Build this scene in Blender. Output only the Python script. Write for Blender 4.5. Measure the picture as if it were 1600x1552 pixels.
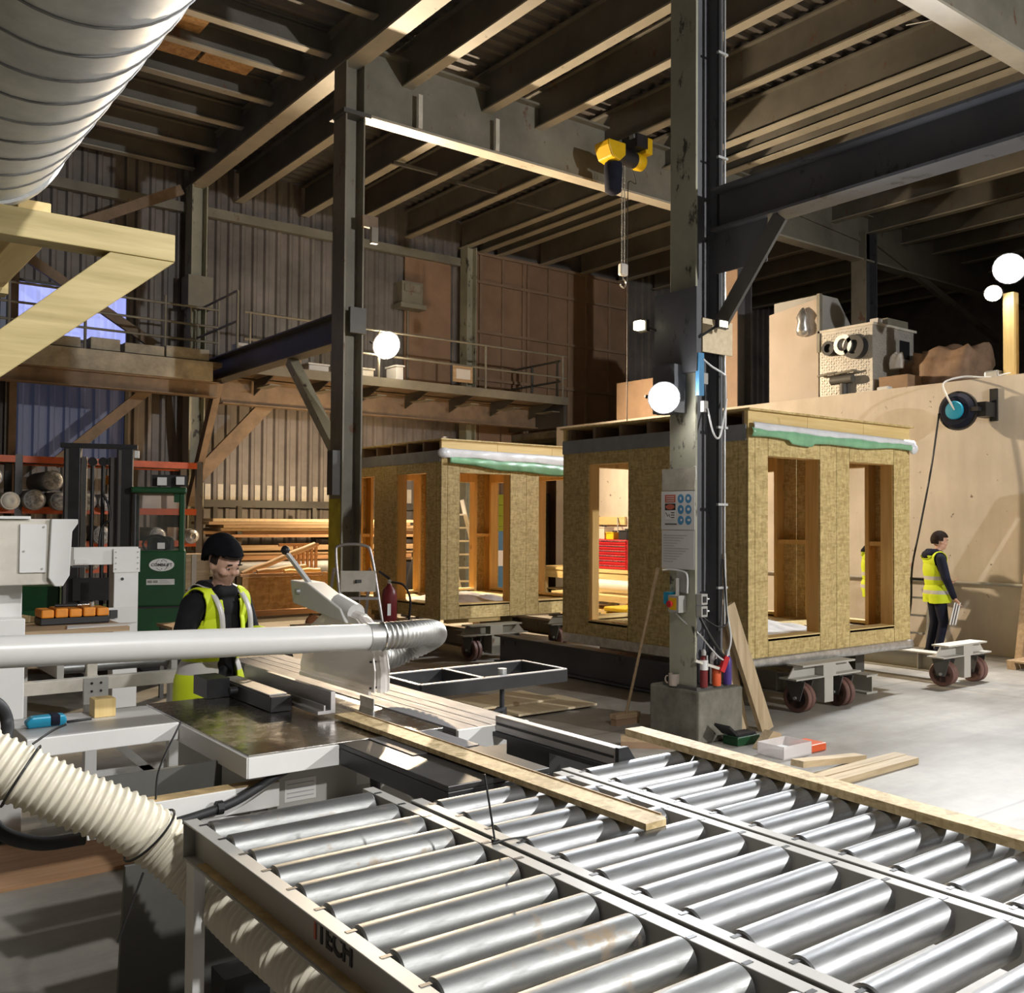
import bpy, bmesh, math, random
from mathutils import Vector, Matrix
for o in list(bpy.data.objects): bpy.data.objects.remove(o)
SC = bpy.context.scene
COL = SC.collection
rnd = random.Random(7)
# ------------------------------------------------------------------ camera
cam_d = bpy.data.cameras.new('camera'); cam = bpy.data.objects.new('camera', cam_d); COL.objects.link(cam)
yaw, pitch, roll = math.radians(52.967), math.radians(1.507), math.radians(-.378)
F = Vector((math.cos(pitch)*math.cos(yaw), math.cos(pitch)*math.sin(yaw), math.sin(pitch)))
r0 = Vector((math.sin(yaw), -math.cos(yaw), 0)); d0 = F.cross(r0)
r = math.cos(roll)*r0 + math.sin(roll)*d0; d = -math.sin(roll)*r0 + math.cos(roll)*d0
cam.matrix_world = Matrix(((r.x, -d.x, -F.x, 0), (r.y, -d.y, -F.y, 0), (r.z, -d.z, -F.z, 1.8), (0, 0, 0, 1)))
cam_d.sensor_fit = 'HORIZONTAL'; cam_d.sensor_width = 36; cam_d.lens = 36*1521.4/1600
cam_d.clip_start = .02; cam_d.clip_end = 200
SC.camera = cam
# ------------------------------------------------------------------ world, exposure
W = bpy.data.worlds.new('World'); SC.world = W; W.use_nodes = True
W.node_tree.nodes['Background'].inputs[0].default_value = (.62, .66, .8, 1)
W.node_tree.nodes['Background'].inputs[1].default_value = .10
vs = SC.view_settings; vs.view_transform = 'Standard'; vs.look = 'None'; vs.gamma = 1; vs.use_curve_mapping = False
vs.exposure = 0.45
PW = 1.0          # common factor of all flood lamps
# ------------------------------------------------------------------ materials
MATS = {}
def _new(name):
    m = bpy.data.materials.new(name); m.use_nodes = True; MATS[name] = m
    nt = m.node_tree; return m, nt, nt.nodes['Principled BSDF']
def N(nt, t, **k):
    n = nt.nodes.new(t)
    for a, b in k.items(): setattr(n, a, b)
    return n
def coords(nt, scale=(1, 1, 1), kind='Object'):
    tc = N(nt, 'ShaderNodeTexCoord'); mp = N(nt, 'ShaderNodeMapping'); mp.inputs['Scale'].default_value = scale
    nt.links.new(tc.outputs[kind], mp.inputs['Vector']); return mp.outputs['Vector']
def ramp(nt, fac, stops):
    cr = N(nt, 'ShaderNodeValToRGB'); e = cr.color_ramp.elements
    while len(e) < len(stops): e.new(.5)
    for i, (p, c) in enumerate(stops): e[i].position = p; e[i].color = (*c, 1)
    nt.links.new(fac, cr.inputs[0]); return cr.outputs[0]
def noise(nt, vec, sc, det=4, rough=.6):
    n = N(nt, 'ShaderNodeTexNoise'); n.inputs['Scale'].default_value = sc; n.inputs['Detail'].default_value = det; n.inputs['Roughness'].default_value = rough
    nt.links.new(vec, n.inputs['Vector']); return n.outputs['Fac']
def mix(nt, fac, a, b, blend='MIX'):
    m = N(nt, 'ShaderNodeMix', data_type='RGBA', blend_type=blend)
    for s, v in ((0, fac), (6, a), (7, b)):
        if hasattr(v, 'links'): nt.links.new(v, m.inputs[s])
        elif s == 0: m.inputs[0].default_value = v
        else: m.inputs[s].default_value = (*v, 1)
    return m.outputs[2]
def bump(nt, b, h, st=.2, dist=.01):
    n = N(nt, 'ShaderNodeBump'); n.inputs['Strength'].default_value = st; n.inputs['Distance'].default_value = dist
    nt.links.new(h, n.inputs['Height']); nt.links.new(n.outputs[0], b.inputs['Normal'])
def plain(name, c, rough=.5, metal=0, var=.12, sc=6, spec=.5, bmp=0):
    m, nt, b = _new(name); v = coords(nt)
    f = noise(nt, v, sc, 6, .65)
    lo = tuple(x*(1-var) for x in c); hi = tuple(min(1, x*(1+var)) for x in c)
    nt.links.new(ramp(nt, f, [(.3, lo), (.7, hi)]), b.inputs['Base Color'])
    b.inputs['Roughness'].default_value = rough; b.inputs['Metallic'].default_value = metal; b.inputs['Specular IOR Level'].default_value = spec
    if bmp: bump(nt, b, noise(nt, v, sc*6, 3), bmp)
    return m
def timber(name, a, b_, axis=0, rough=.6):
    m, nt, b = _new(name); s = [14, 14, 14]; s[axis] = .9
    v = coords(nt, s); f = noise(nt, v, 1.6, 5, .6)
    v2 = coords(nt, (3, 3, 3)); k = noise(nt, v2, 1.2, 2)
    c = ramp(nt, f, [(.3, a), (.68, b_)])
    kn = ramp(nt, k, [(.68, (1, 1, 1)), (.76, (.45, .32, .2))])
    nt.links.new(mix(nt, .8, c, kn, 'MULTIPLY'), b.inputs['Base Color']); b.inputs['Roughness'].default_value = rough
    bump(nt, b, f, .12, .004); return m
def osb(name, dark, lite, sc=1.0):
    m, nt, b = _new(name)
    outs = []
    for s, ro in (((9*sc, 9*sc, 34*sc), .5), ((26*sc, 26*sc, 11*sc), .9)):
        tc = N(nt, 'ShaderNodeTexCoord'); mp = N(nt, 'ShaderNodeMapping'); mp.inputs['Scale'].default_value = s; mp.inputs['Rotation'].default_value = (ro, ro*.7, ro*.4)
        nt.links.new(tc.outputs['Object'], mp.inputs['Vector'])
        vo = N(nt, 'ShaderNodeTexVoronoi'); vo.inputs['Scale'].default_value = 1; vo.inputs['Randomness'].default_value = 1; nt.links.new(mp.outputs[0], vo.inputs['Vector'])
        sp = N(nt, 'ShaderNodeSeparateColor'); nt.links.new(vo.outputs['Color'], sp.inputs[0]); outs.append(sp.outputs[0])
    mm = N(nt, 'ShaderNodeMath', operation='MULTIPLY_ADD'); nt.links.new(outs[0], mm.inputs[0]); mm.inputs[1].default_value = .5; 
    m2 = N(nt, 'ShaderNodeMath', operation='MULTIPLY'); nt.links.new(outs[1], m2.inputs[0]); m2.inputs[1].default_value = .5; nt.links.new(m2.outputs[0], mm.inputs[2])
    mid = tuple((x+y)/2 for x, y in zip(dark, lite))
    nt.links.new(ramp(nt, mm.outputs[0], [(.12, dark), (.5, mid), (.9, lite)]), b.inputs['Base Color']); b.inputs['Roughness'].default_value = .62
    bump(nt, b, mm.outputs[0], .15, .004); return m
def metal(name, c, rough, var=.25, stretch=(2, 2, 2), sc=8, stain=None):
    m, nt, b = _new(name); v = coords(nt, stretch); f = noise(nt, v, sc, 6, .7)
    col = ramp(nt, f, [(.3, tuple(x*(1-var) for x in c)), (.7, tuple(min(1, x*(1+var*.4)) for x in c))])
    b.inputs['Metallic'].default_value = 1
    rr = ramp(nt, f, [(.3, (rough+.16,)*3), (.7, (rough-.06,)*3)])
    if stain:
        oi = N(nt, 'ShaderNodeObjectInfo'); v3 = coords(nt, (1, 1, 1)); ad = N(nt, 'ShaderNodeVectorMath', operation='ADD'); nt.links.new(v3, ad.inputs[0])
        cm = N(nt, 'ShaderNodeCombineXYZ'); ml = N(nt, 'ShaderNodeMath', operation='MULTIPLY'); ml.inputs[1].default_value = 37; nt.links.new(oi.outputs['Random'], ml.inputs[0]); nt.links.new(ml.outputs[0], cm.inputs[0]); nt.links.new(cm.outputs[0], ad.inputs[1])
        k = noise(nt, ad.outputs[0], 7, 5, .7); msk = ramp(nt, k, [(.58, (0, 0, 0)), (.7, (1, 1, 1))])
        col = mix(nt, msk, col, stain)
        inv = ramp(nt, k, [(.58, (1, 1, 1)), (.7, (.25, .25, .25))]); nt.links.new(inv, b.inputs['Metallic'])
    nt.links.new(col, b.inputs['Base Color']); nt.links.new(rr, b.inputs['Roughness']); return m
def emit(name, c, s):
    m, nt, b = _new(name); b.inputs['Base Color'].default_value = (*c, 1); b.inputs['Emission Color'].default_value = (*c, 1); b.inputs['Emission Strength'].default_value = s; return m

def floor_mat():
    m, nt, b = _new('floor_concrete'); v = coords(nt)
    a = noise(nt, v, .55, 8, .65); e = noise(nt, v, 6, 6, .7)
    c = ramp(nt, a, [(.28, (.20, .183, .158)), (.5, (.33, .307, .268)), (.72, (.45, .42, .37))])
    c = mix(nt, .45, c, ramp(nt, e, [(.3, (.55, .55, .55)), (.7, (1, 1, 1))]), 'MULTIPLY')
    vo = N(nt, 'ShaderNodeTexVoronoi', feature='DISTANCE_TO_EDGE'); vo.inputs['Scale'].default_value = .33; nt.links.new(coords(nt), vo.inputs['Vector'])
    ck = ramp(nt, vo.outputs['Distance'], [(0, (.35, .33, .3)), (.004, (1, 1, 1))])
    w1 = noise(nt, coords(nt, (.25, 1.6, 1)), 1.3, 7, .7); c = mix(nt, .6, c, ramp(nt, w1, [(.36, (.62, .61, .60)), (.55, (1, 1, 1))]), 'MULTIPLY')
    br = N(nt, 'ShaderNodeTexBrick'); br.inputs['Scale'].default_value = 1; br.inputs['Brick Width'].default_value = 5.2; br.inputs['Row Height'].default_value = 3.1; br.inputs['Mortar Size'].default_value = .012; br.inputs['Color1'].default_value = br.inputs['Color2'].default_value = (1, 1, 1, 1); br.inputs['Mortar'].default_value = (.55, .54, .52, 1); nt.links.new(coords(nt), br.inputs['Vector'])
    c = mix(nt, .8, c, br.outputs['Color'], 'MULTIPLY')
    nt.links.new(c, b.inputs['Base Color']); nt.links.new(ramp(nt, a, [(.3, (.38,)*3), (.7, (.62,)*3)]), b.inputs['Roughness'])
    bump(nt, b, e, .12, .01); return m
def concwall_mat():
    m, nt, b = _new('wall_concrete'); v = coords(nt)
    a = noise(nt, v, .8, 7, .6); e = noise(nt, v, 9, 3, .6); g = noise(nt, coords(nt, (2, 2, .35)), 2.2, 4)
    c = ramp(nt, a, [(.3, (.56, .49, .405)), (.7, (.74, .66, .56))])
    c = mix(nt, .5, c, ramp(nt, g, [(.3, (.78, .76, .73)), (.65, (1, 1, 1))]), 'MULTIPLY')
    c = mix(nt, 1, c, ramp(nt, e, [(.27, (.3, .27, .24)), (.31, (1, 1, 1))]), 'MULTIPLY')
    nt.links.new(c, b.inputs['Base Color']); b.inputs['Roughness'].default_value = .75; bump(nt, b, e, .2, .01); return m
def steel_mat(name, lo, hi, rust=(.16, .085, .05), th=.62):
    m, nt, b = _new(name); v = coords(nt); a = noise(nt, v, 1.3, 6, .6); e = noise(nt, coords(nt, (1, 1, .5)), 5, 5, .7)
    c = ramp(nt, a, [(.3, lo), (.7, hi)]); c = mix(nt, ramp(nt, e, [(th, (0, 0, 0)), (th+.06, (1, 1, 1))]), c, rust)
    nt.links.new(c, b.inputs['Base Color']); b.inputs['Roughness'].default_value = .55; return m
floor_mat(); concwall_mat()
steel_mat('beam_paint', (.16, .148, .115), (.275, .255, .20))
steel_mat('joist_web', (.105, .098, .082), (.18, .168, .14)); steel_mat('joist_flange_lit', (.33, .30, .235), (.46, .42, .34), (.2, .16, .11), .64)
steel_mat('beam_dark', (.06, .058, .055), (.11, .105, .095), (.09, .06, .045))
steel_mat('column_paint', (.26, .26, .20), (.43, .42, .32), (.06, .055, .045), .58)
steel_mat('column_dark', (.075, .078, .09), (.13, .13, .14), (.05, .05, .05), .6)
steel_mat('trolley_paint', (.40, .385, .345), (.50, .48, .43), (.17, .1, .06), .68)
plain('corrugated', (.17, .15, .138), .5, 0, .4, 1.1)
plain('roof_deck', (.10, .092, .09), .6, 0, .35, .8)
plain('old_timber', (.225, .16, .105), .7, 0, .3, 3)
plain('ply_wall', (.30, .185, .115), .75, 0, .2, 1.2)
plain('batten', (.30, .20, .13), .7, 0, .2, 2)
plain('concrete_block', (.40, .37, .30), .85, 0, .3, 4, .3, .25)
plain('plinth', (.18, .168, .135), .85, 0, .45, 3.5, .3, .25)
plain('white_paint', (.70, .695, .68), .38, 0, .05, 3)
plain('grey_paint', (.38, .37, .345), .42, 0, .07, 3)
plain('dusty_white', (.60, .565, .49), .5, 0, .16, 5)
plain('black_steel', (.018, .018, .02), .42, 0, .3, 8)
plain('black_plastic', (.012, .012, .014), .5, 0, .2, 8)
plain('rubber', (.02, .02, .022), .6, 0, .2, 8)
plain('tyre', (.15, .075, .06), .55, 0, .25, 5)
plain('dark_panel', (.10, .10, .09), .5, 0, .15, 3)
plain('cream_hose', (.66, .61, .49), .45, 0, .06, 4)
plain('pvc_pipe', (.58, .58, .565), .35, 0, .05, 3)
plain('green_paint', (.006, .06, .018), .4, 0, .2, 3)
plain('orange_steel', (.55, .10, .025), .5, 0, .2, 4)
plain('red_paint', (.50, .015, .02), .38, 0, .15, 4)
plain('dark_red', (.17, .014, .018), .4, 0, .2, 4)
plain('yellow_paint', (.75, .47, .01), .4, 0, .1, 4)
plain('yellow_panel', (.55, .56, .05), .5, 0, .08, 3)
plain('safety_yellow', (.40, .36, .03), .6, 0, .3, 6)
plain('blue_paint', (.05, .15, .28), .45, 0, .12, 3)
plain('blue_tool', (.01, .28, .46), .4, 0, .12, 6)
plain('orange_plastic', (.75, .26, .02), .45, 0, .15, 8)
plain('red_orange', (.70, .11, .03), .45, 0, .1, 8)
plain('white_sheet', (.72, .71, .70), .55, 0, .05, 8)
plain('cardboard', (.33, .21, .125), .75, 0, .15, 3)
plain('beige_panel', (.50, .42, .35), .6, 0, .07, 2)
plain('tarp_brown', (.26, .165, .105), .7, 0, .3, 4)
plain('diamond_grey', (.46, .44, .40), .45, .3, .12, 8)
plain('foil', (.62, .62, .62), .3, .85, .25, 14)
plain('film_wrap', (.36, .36, .37), .3, 0, .75, 28)
plain('membrane', (.25, .26, .27), .5, 0, .2, 5)
plain('plastic_white', (.70, .71, .74), .28, 0, .1, 6)
plain('plastic_green', (.22, .46, .27), .3, 0, .2, 6)
plain('cloth_white', (.62, .60, .57), .8, 0, .15, 5)
plain('cloth_brown', (.16, .12, .09), .9, 0, .3, 5)
plain('navy', (.012, .014, .028), .85, 0, .3, 10, .2)
plain('black_cloth', (.010, .010, .012), .85, 0, .35, 12, .2)
plain('skin', (.60, .36, .27), .5, 0, .08, 10)
plain('hair', (.022, .014, .011), .7, 0, .35, 30, .15); plain('stubble', (.36, .21, .155), .6, 0, .15, 40)
plain('beanie', (.006, .006, .008), .9, 0, .3, 30, .1)
plain('lips', (.45, .19, .16), .5, 0, .1, 10)
plain('eye_white', (.6, .58, .55), .3)
plain('paper', (.64, .63, .61), .7, 0, .04, 3)
plain('print_grey', (.36, .36, .37), .7)
plain('print_black', (.02, .02, .022), .6)
plain('print_red', (.52, .13, .08), .6)
plain('print_blue', (.07, .25, .46), .5)
plain('cable', (.012, .012, .012), .5)
plain('white_cable', (.7, .7, .69), .5)
plain('purple', (.06, .035, .22), .4)
plain('saw_dust', (.50, .36, .18), .9, 0, .3, 14)
plain('paper_roll', (.72, .68, .6), .6, 0, .05)
plain('black_table', (.028, .027, .026), .38, 0, .5, 10)
timber('fresh_timber_x', (.62, .44, .17), (.76, .58, .27), 0)
timber('fresh_timber_y', (.62, .44, .17), (.76, .58, .27), 1)
timber('fresh_timber_z', (.62, .44, .17), (.76, .58, .27), 2)
timber('treated_x', (.29, .225, .08), (.47, .375, .17), 0); timber('treated_z', (.29, .225, .08), (.47, .375, .17), 2)
timber('weathered_x', (.36, .265, .15), (.55, .43, .27), 0); timber('weathered_z', (.36, .265, .15), (.55, .43, .27), 2)
timber('stud', (.60, .36, .11), (.74, .48, .18), 2)
timber('pale_board', (.62, .50, .32), (.76, .64, .44), 1)
timber('old_board', (.34, .23, .13), (.52, .37, .22), 0)
timber('red_board', (.38, .20, .10), (.54, .32, .17), 0)
osb('osb', (.40, .285, .105), (.66, .51, .23), 1.7)
osb('osb_light', (.34, .245, .11), (.64, .49, .27), 2.2)
osb('osb_old', (.38, .20, .07), (.60, .36, .15), 1.0)
metal('roller_old', (.29, .295, .29), .44, .35, (1.2, 7, 7), 6, (.24, .185, .125))
metal('roller_new', (.315, .32, .325), .40, .25, (1.2, 9, 9), 8)
metal('galvanised', (.58, .59, .59), .46, .25, (2, 2, 2), 5, (.50, .49, .46))
metal('aluminium', (.52, .50, .50), .48, .12, (9, .6, 9), 8)
metal('table_alu', (.27, .26, .26), .6, .15, (9, .6, 9), 8)
metal('cast_iron', (.50, .48, .44), .20, .3, (2, 2, 2), 6)
metal('chrome', (.7, .7, .7), .2, .1)
metal('hose_grey', (.52, .52, .50), .42, .12)
metal('duct_zinc', (.62, .63, .63), .56, .15, (2, 2, 2), 3, (.56, .56, .54)); metal('duct_seam', (.30, .30, .30), .55, .2)
def clear(name, c, alpha, rough=.12):
    m, nt, b = _new(name); b.inputs['Base Color'].default_value = (*c, 1); b.inputs['Roughness'].default_value = rough; b.inputs['Alpha'].default_value = alpha; return m
clear('acrylic', (.88, .84, .80), .66, .25); clear('cab_glass', (.10, .11, .10), .25, .05); clear('film', (.85, .85, .86), .45, .2); clear('box_plastic', (.85, .80, .78), .6, .2)
def vest_mat(name, zs, tilt=0):
    # high-visibility cloth with sewn reflective bands at the given heights above the wearer's feet
    m, nt, b = _new(name); tc = N(nt, 'ShaderNodeTexCoord'); sp = N(nt, 'ShaderNodeSeparateXYZ'); nt.links.new(tc.outputs['Object'], sp.inputs[0])
    acc = None
    for z0, z1 in zs:
        a = N(nt, 'ShaderNodeMath', operation='GREATER_THAN'); nt.links.new(sp.outputs[2], a.inputs[0]); a.inputs[1].default_value = z0
        c = N(nt, 'ShaderNodeMath', operation='LESS_THAN'); nt.links.new(sp.outputs[2], c.inputs[0]); c.inputs[1].default_value = z1
        e = N(nt, 'ShaderNodeMath', operation='MULTIPLY'); nt.links.new(a.outputs[0], e.inputs[0]); nt.links.new(c.outputs[0], e.inputs[1])
        if acc is None: acc = e.outputs[0]
        else:
            g = N(nt, 'ShaderNodeMath', operation='MAXIMUM'); nt.links.new(acc, g.inputs[0]); nt.links.new(e.outputs[0], g.inputs[1]); acc = g.outputs[0]
    nt.links.new(mix(nt, acc, (.60, .72, .01), (.50, .48, .45)), b.inputs['Base Color']); b.inputs['Roughness'].default_value = .7
    return m
plain('hivis', (.60, .72, .01), .7, 0, .1, 8); plain('reflective', (.50, .48, .46), .4, 0, .08, 8)
emit('daylight_panel', (.42, .47, .95), .62)
emit('daylight_dim', (.085, .10, .18), .12)
emit('lamp_warm', (1, .86, .62), 60); emit('lamp_white', (1, .97, .95), 60); emit('lamp_small', (1, .9, .6), 4)
# ------------------------------------------------------------------ geometry helpers
def tag(o, label=None, cat=None, group=None, kind=None):
    if label: o['label'] = label
    if cat: o['category'] = cat
    if group: o['group'] = group
    if kind: o['kind'] = kind
    return o
def thing(name, label, cat, loc=(0, 0, 0), group=None, rz=None):
    o = bpy.data.objects.new(name, None); COL.objects.link(o); o.location = loc; o.empty_display_size = .1
    if rz is not None: o.rotation_euler = (0, 0, rz); o['_local'] = 1
    return tag(o, label, cat, group)
def attach(c, p):
    c.parent = p
    if p.type == 'EMPTY' and not p.get('_local'): c.matrix_parent_inverse = Matrix.Translation(-Vector(p.location))
class MB:
    def __init__(s): s.v = []; s.f = []
    def add(s, vs, fs):
        b = len(s.v); s.v += [tuple(v) for v in vs]; s.f += [tuple(i+b for i in f) for f in fs]; return s
    def box(s, x0, x1, y0, y1, z0, z1):
        return s.add([(x0, y0, z0), (x1, y0, z0), (x1, y1, z0), (x0, y1, z0), (x0, y0, z1), (x1, y0, z1), (x1, y1, z1), (x0, y1, z1)],
                     [(0, 3, 2, 1), (4, 5, 6, 7), (0, 1, 5, 4), (1, 2, 6, 5), (2, 3, 7, 6), (3, 0, 4, 7)])
    def bar(s, p, q, w, h, up=(0, 0, 1)):
        # rectangular bar from p to q, w across, h along the up side
        p = Vector(p); q = Vector(q); a = (q-p).normalized(); u = Vector(up)
        if abs(a.dot(u)) > .99: u = Vector((0, 1, 0))
        sx = a.cross(u).normalized(); uu = sx.cross(a).normalized()
        vs = [c+sx*i*w/2+uu*j*h/2 for c in (p, q) for i, j in ((-1, -1), (1, -1), (1, 1), (-1, 1))]
        return s.add(vs, [(0, 1, 2, 3), (7, 6, 5, 4), (0, 4, 5, 1), (1, 5, 6, 2), (2, 6, 7, 3), (3, 7, 4, 0)])
    def cyl(s, p, q, r1, n=16, r2=None, cap=True):
        p = Vector(p); q = Vector(q); r2 = r1 if r2 is None else r2; a = (q-p).normalized()
        u = a.cross(Vector((0, 0, 1)) if abs(a.z) < .9 else Vector((1, 0, 0))).normalized(); w = a.cross(u)
        vs = []
        for c, rr in ((p, r1), (q, r2)):
            for i in range(n): t = 2*math.pi*i/n; vs.append(c+(u*math.cos(t)+w*math.sin(t))*rr)
        fs = [(i, i+n, (i+1) % n+n, (i+1) % n) for i in range(n)]
        if cap: fs += [tuple(range(n)), tuple(range(2*n-1, n-1, -1))]
        return s.add(vs, fs)
    def tube(s, pts, rad, n=10, cap=True):
        pts = [Vector(p) for p in pts]; rs = rad if hasattr(rad, '__len__') else [rad]*len(pts)
        u = None; vs = []
        for i, p in enumerate(pts):
            a = (pts[min(i+1, len(pts)-1)]-pts[max(i-1, 0)]).normalized()
            if u is None: u = a.cross(Vector((0, 0, 1)) if abs(a.z) < .9 else Vector((1, 0, 0))).normalized()
            else: u = (u-a*u.dot(a)).normalized()
            w = a.cross(u)
            for k in range(n): t = 2*math.pi*k/n; vs.append(p+(u*math.cos(t)+w*math.sin(t))*rs[i])
        fs = []
        for i in range(len(pts)-1):
            for k in range(n): fs.append((i*n+k, (i+1)*n+k, (i+1)*n+(k+1) % n, i*n+(k+1) % n))
        if cap: fs += [tuple(range(n)), tuple(range(len(pts)*n-1, (len(pts)-1)*n-1, -1))]
        return s.add(vs, fs)
    def prism(s, poly, p0, ax, au, av):
        # polygon (u,v) extruded along vector ax from p0
        p0 = Vector(p0); ax = Vector(ax); au = Vector(au); av = Vector(av); n = len(poly)
        vs = [p0+au*u+av*v for u, v in poly]+[p0+au*u+av*v+ax for u, v in poly]
        return s.add(vs, [tuple(range(n-1, -1, -1)), tuple(range(n, 2*n))]+[(i, (i+1) % n, (i+1) % n+n, i+n) for i in range(n)])
    def ball(s, c, r, n=14, m=9):
        rx, ry, rz = r if hasattr(r, '__len__') else (r, r, r); vs = []; fs = []
        for j in range(m+1):
            ph = math.pi*j/m
            for i in range(n): t = 2*math.pi*i/n; vs.append((c[0]+rx*math.sin(ph)*math.cos(t), c[1]+ry*math.sin(ph)*math.sin(t), c[2]+rz*math.cos(ph)))
        for j in range(m):
            for i in range(n): fs.append((j*n+i, (j+1)*n+i, (j+1)*n+(i+1) % n, j*n+(i+1) % n))
        return s.add(vs, fs)
    def lathe(s, prof, c, n=20, axis='z'):
        vs = []; fs = []
        for rr, h in prof:
            for i in range(n):
                t = 2*math.pi*i/n; a, b = rr*math.cos(t), rr*math.sin(t)
                vs.append({'z': (c[0]+a, c[1]+b, c[2]+h), 'x': (c[0]+h, c[1]+a, c[2]+b), 'y': (c[0]+b, c[1]+h, c[2]+a)}[axis])
        for j in range(len(prof)-1):
            for i in range(n): fs.append((j*n+i, j*n+(i+1) % n, (j+1)*n+(i+1) % n, (j+1)*n+i))
        fs += [tuple(range(n-1, -1, -1)), tuple(range((len(prof)-1)*n, len(prof)*n))]
        return s.add(vs, fs)
    def mesh(s, name):
        me = bpy.data.meshes.new(name); me.from_pydata(s.v, [], s.f); me.update(); return me
    def build(s, name, mat, parent=None, smooth=None, bev=0, kind=None, fix=True):
        me = s.mesh(name)
        if fix:
            bm = bmesh.new(); bm.from_mesh(me); bmesh.ops.recalc_face_normals(bm, faces=bm.faces[:]); bm.to_mesh(me); bm.free()
        return put(name, me, mat, parent, smooth, bev, kind)
def put(name, me, mat, parent=None, smooth=None, bev=0, kind=None):
    o = bpy.data.objects.new(name, me); COL.objects.link(o)
    if mat and not me.materials: me.materials.append(MATS[mat])
    if smooth is not None: me.polygons.foreach_set('use_smooth', [True]*len(me.polygons)); me.set_sharp_from_angle(angle=math.radians(smooth))
    if bev:
        b = o.modifiers.new('bevel', 'BEVEL'); b.width = bev; b.segments = 2; b.limit_method = 'ANGLE'
    if parent is not None: attach(o, parent)
    if kind: o['kind'] = kind
    return o
def B(name, mat, parent, *boxes, **k):
    m = MB()
    for b in boxes: m.box(*b)
    return m.build(name, mat, parent, **k)
def bar(name, mat, parent, p, q, w, h, **k):
    up = k.pop('up', (0, 0, 1)); return MB().bar(p, q, w, h, up).build(name, mat, parent, **k)
def rod(name, mat, parent, p, q, rr, n=12, **k): return MB().cyl(p, q, rr, n).build(name, mat, parent, smooth=50, **k)
def crv(pts, per=8):
    P = [Vector(p) for p in pts]; P = [2*P[0]-P[1]]+P+[2*P[-1]-P[-2]]; out = []
    for i in range(1, len(P)-2):
        for j in range(per):
            t = j/per; a, b, c, e = P[i-1:i+3]
            out.append(.5*((2*b)+(c-a)*t+(2*a-5*b+4*c-e)*t*t+(3*b-a-3*c+e)*t**3))
    return out+[P[-2]]
def wire(name, mat, parent, pts, rr=.006, per=8, n=6): return MB().tube(crv(pts, per), rr, n).build(name, mat, parent, smooth=60)
def resample(pts, step):
    out = [pts[0]]; acc = 0
    for a, b in zip(pts, pts[1:]):
        L = (b-a).length
        if L == 0: continue
        t = step-acc
        while t <= L: out.append(a+(b-a)*(t/L)); t += step
        acc = (acc+L) % step
    return out
def ribbed(name, mat, parent, pts, rr, amp, pitch, n=24, sharp=1.0):
    q = resample(crv(pts, 24), pitch/6)
    prof = [0, .55, 1, 1, .55, 0] if sharp < 2 else [0, .12, .75, 1, .75, .12]
    return MB().tube(q, [rr+amp*prof[i % 6] for i in range(len(q))], n).build(name, mat, parent, smooth=80)
def text(name, body, mat, parent, size, origin, xdir, zdir, depth=.002, bold=0, align='CENTER'):
    cu = bpy.data.curves.new(name, 'FONT'); cu.body = body; cu.size = size; cu.align_x = align; cu.align_y = 'CENTER'; cu.offset = bold; cu.extrude = depth/2; cu.resolution_u = 3
    t = bpy.data.objects.new('t', cu); COL.objects.link(t); bpy.context.view_layer.update()
    me = bpy.data.meshes.new_from_object(t.evaluated_get(bpy.context.evaluated_depsgraph_get())); bpy.data.objects.remove(t)
    x = Vector(xdir).normalized(); y = Vector(zdir).normalized(); z = x.cross(y)
    M4 = Matrix(((x.x, y.x, z.x, origin[0]), (x.y, y.y, z.y, origin[1]), (x.z, y.z, z.z, origin[2]), (0, 0, 0, 1))); me.transform(M4)
    me.materials.clear(); return put(name, me, mat, parent)
def copy_tree(o, loc=None, parent=None, **tags):
    c = o.copy(); COL.objects.link(c)
    if loc is not None: c.location = loc
    if parent is not None: c.parent = parent; c.matrix_parent_inverse = o.matrix_parent_inverse.copy()
    for ch in o.children: copy_tree(ch, None, c)
    return tag(c, **tags)
def ibeam(mb, p, q, w, h, tf=.02, tw=.012):
    # I section from p to q, the points on the middle of the lower face
    p = Vector(p); q = Vector(q)
    mb.bar(p+Vector((0, 0, tf/2)), q+Vector((0, 0, tf/2)), w, tf); mb.bar(p+Vector((0, 0, h-tf/2)), q+Vector((0, 0, h-tf/2)), w, tf)
    mb.bar(p+Vector((0, 0, h/2)), q+Vector((0, 0, h/2)), tw, h-2*tf); return mb
def struct(o): o['kind'] = 'structure'; return o
# ================================================================== THE BUILDING
fl = B('floor', 'floor_concrete', None, (-6, 27, -8, 18.7, -.2, 0)); struct(fl)
def corr(mb, x0, x1, z0, z1, y, pitch=.25, dep=.045, lie=False):
    # trapezoid sheet; stands on plane y, or lies flat (lie) with ribs along x and y as height
    prof = [(0, 0), (.12, 0), (.155, 1), (.215, 1), (.25, 0)]
    pts = []; x = x0
    while x < x1-1e-6:
        for a, b in prof[:-1]:
            if x+a*pitch/.25 < x1: pts.append((x+a*pitch/.25, b*dep))
        x += pitch
    pts.append((x1, 0)); vs = []; fs = []
    for (u, h) in pts:
        vs += [(u, y-h, z0), (u, y-h, z1)] if not lie else [(z0, u, y-h), (z1, u, y-h)]
    for i in range(len(pts)-1): fs.append((2*i, 2*i+2, 2*i+3, 2*i+1))
    return mb.add(vs, fs)
wb = MB()
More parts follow.
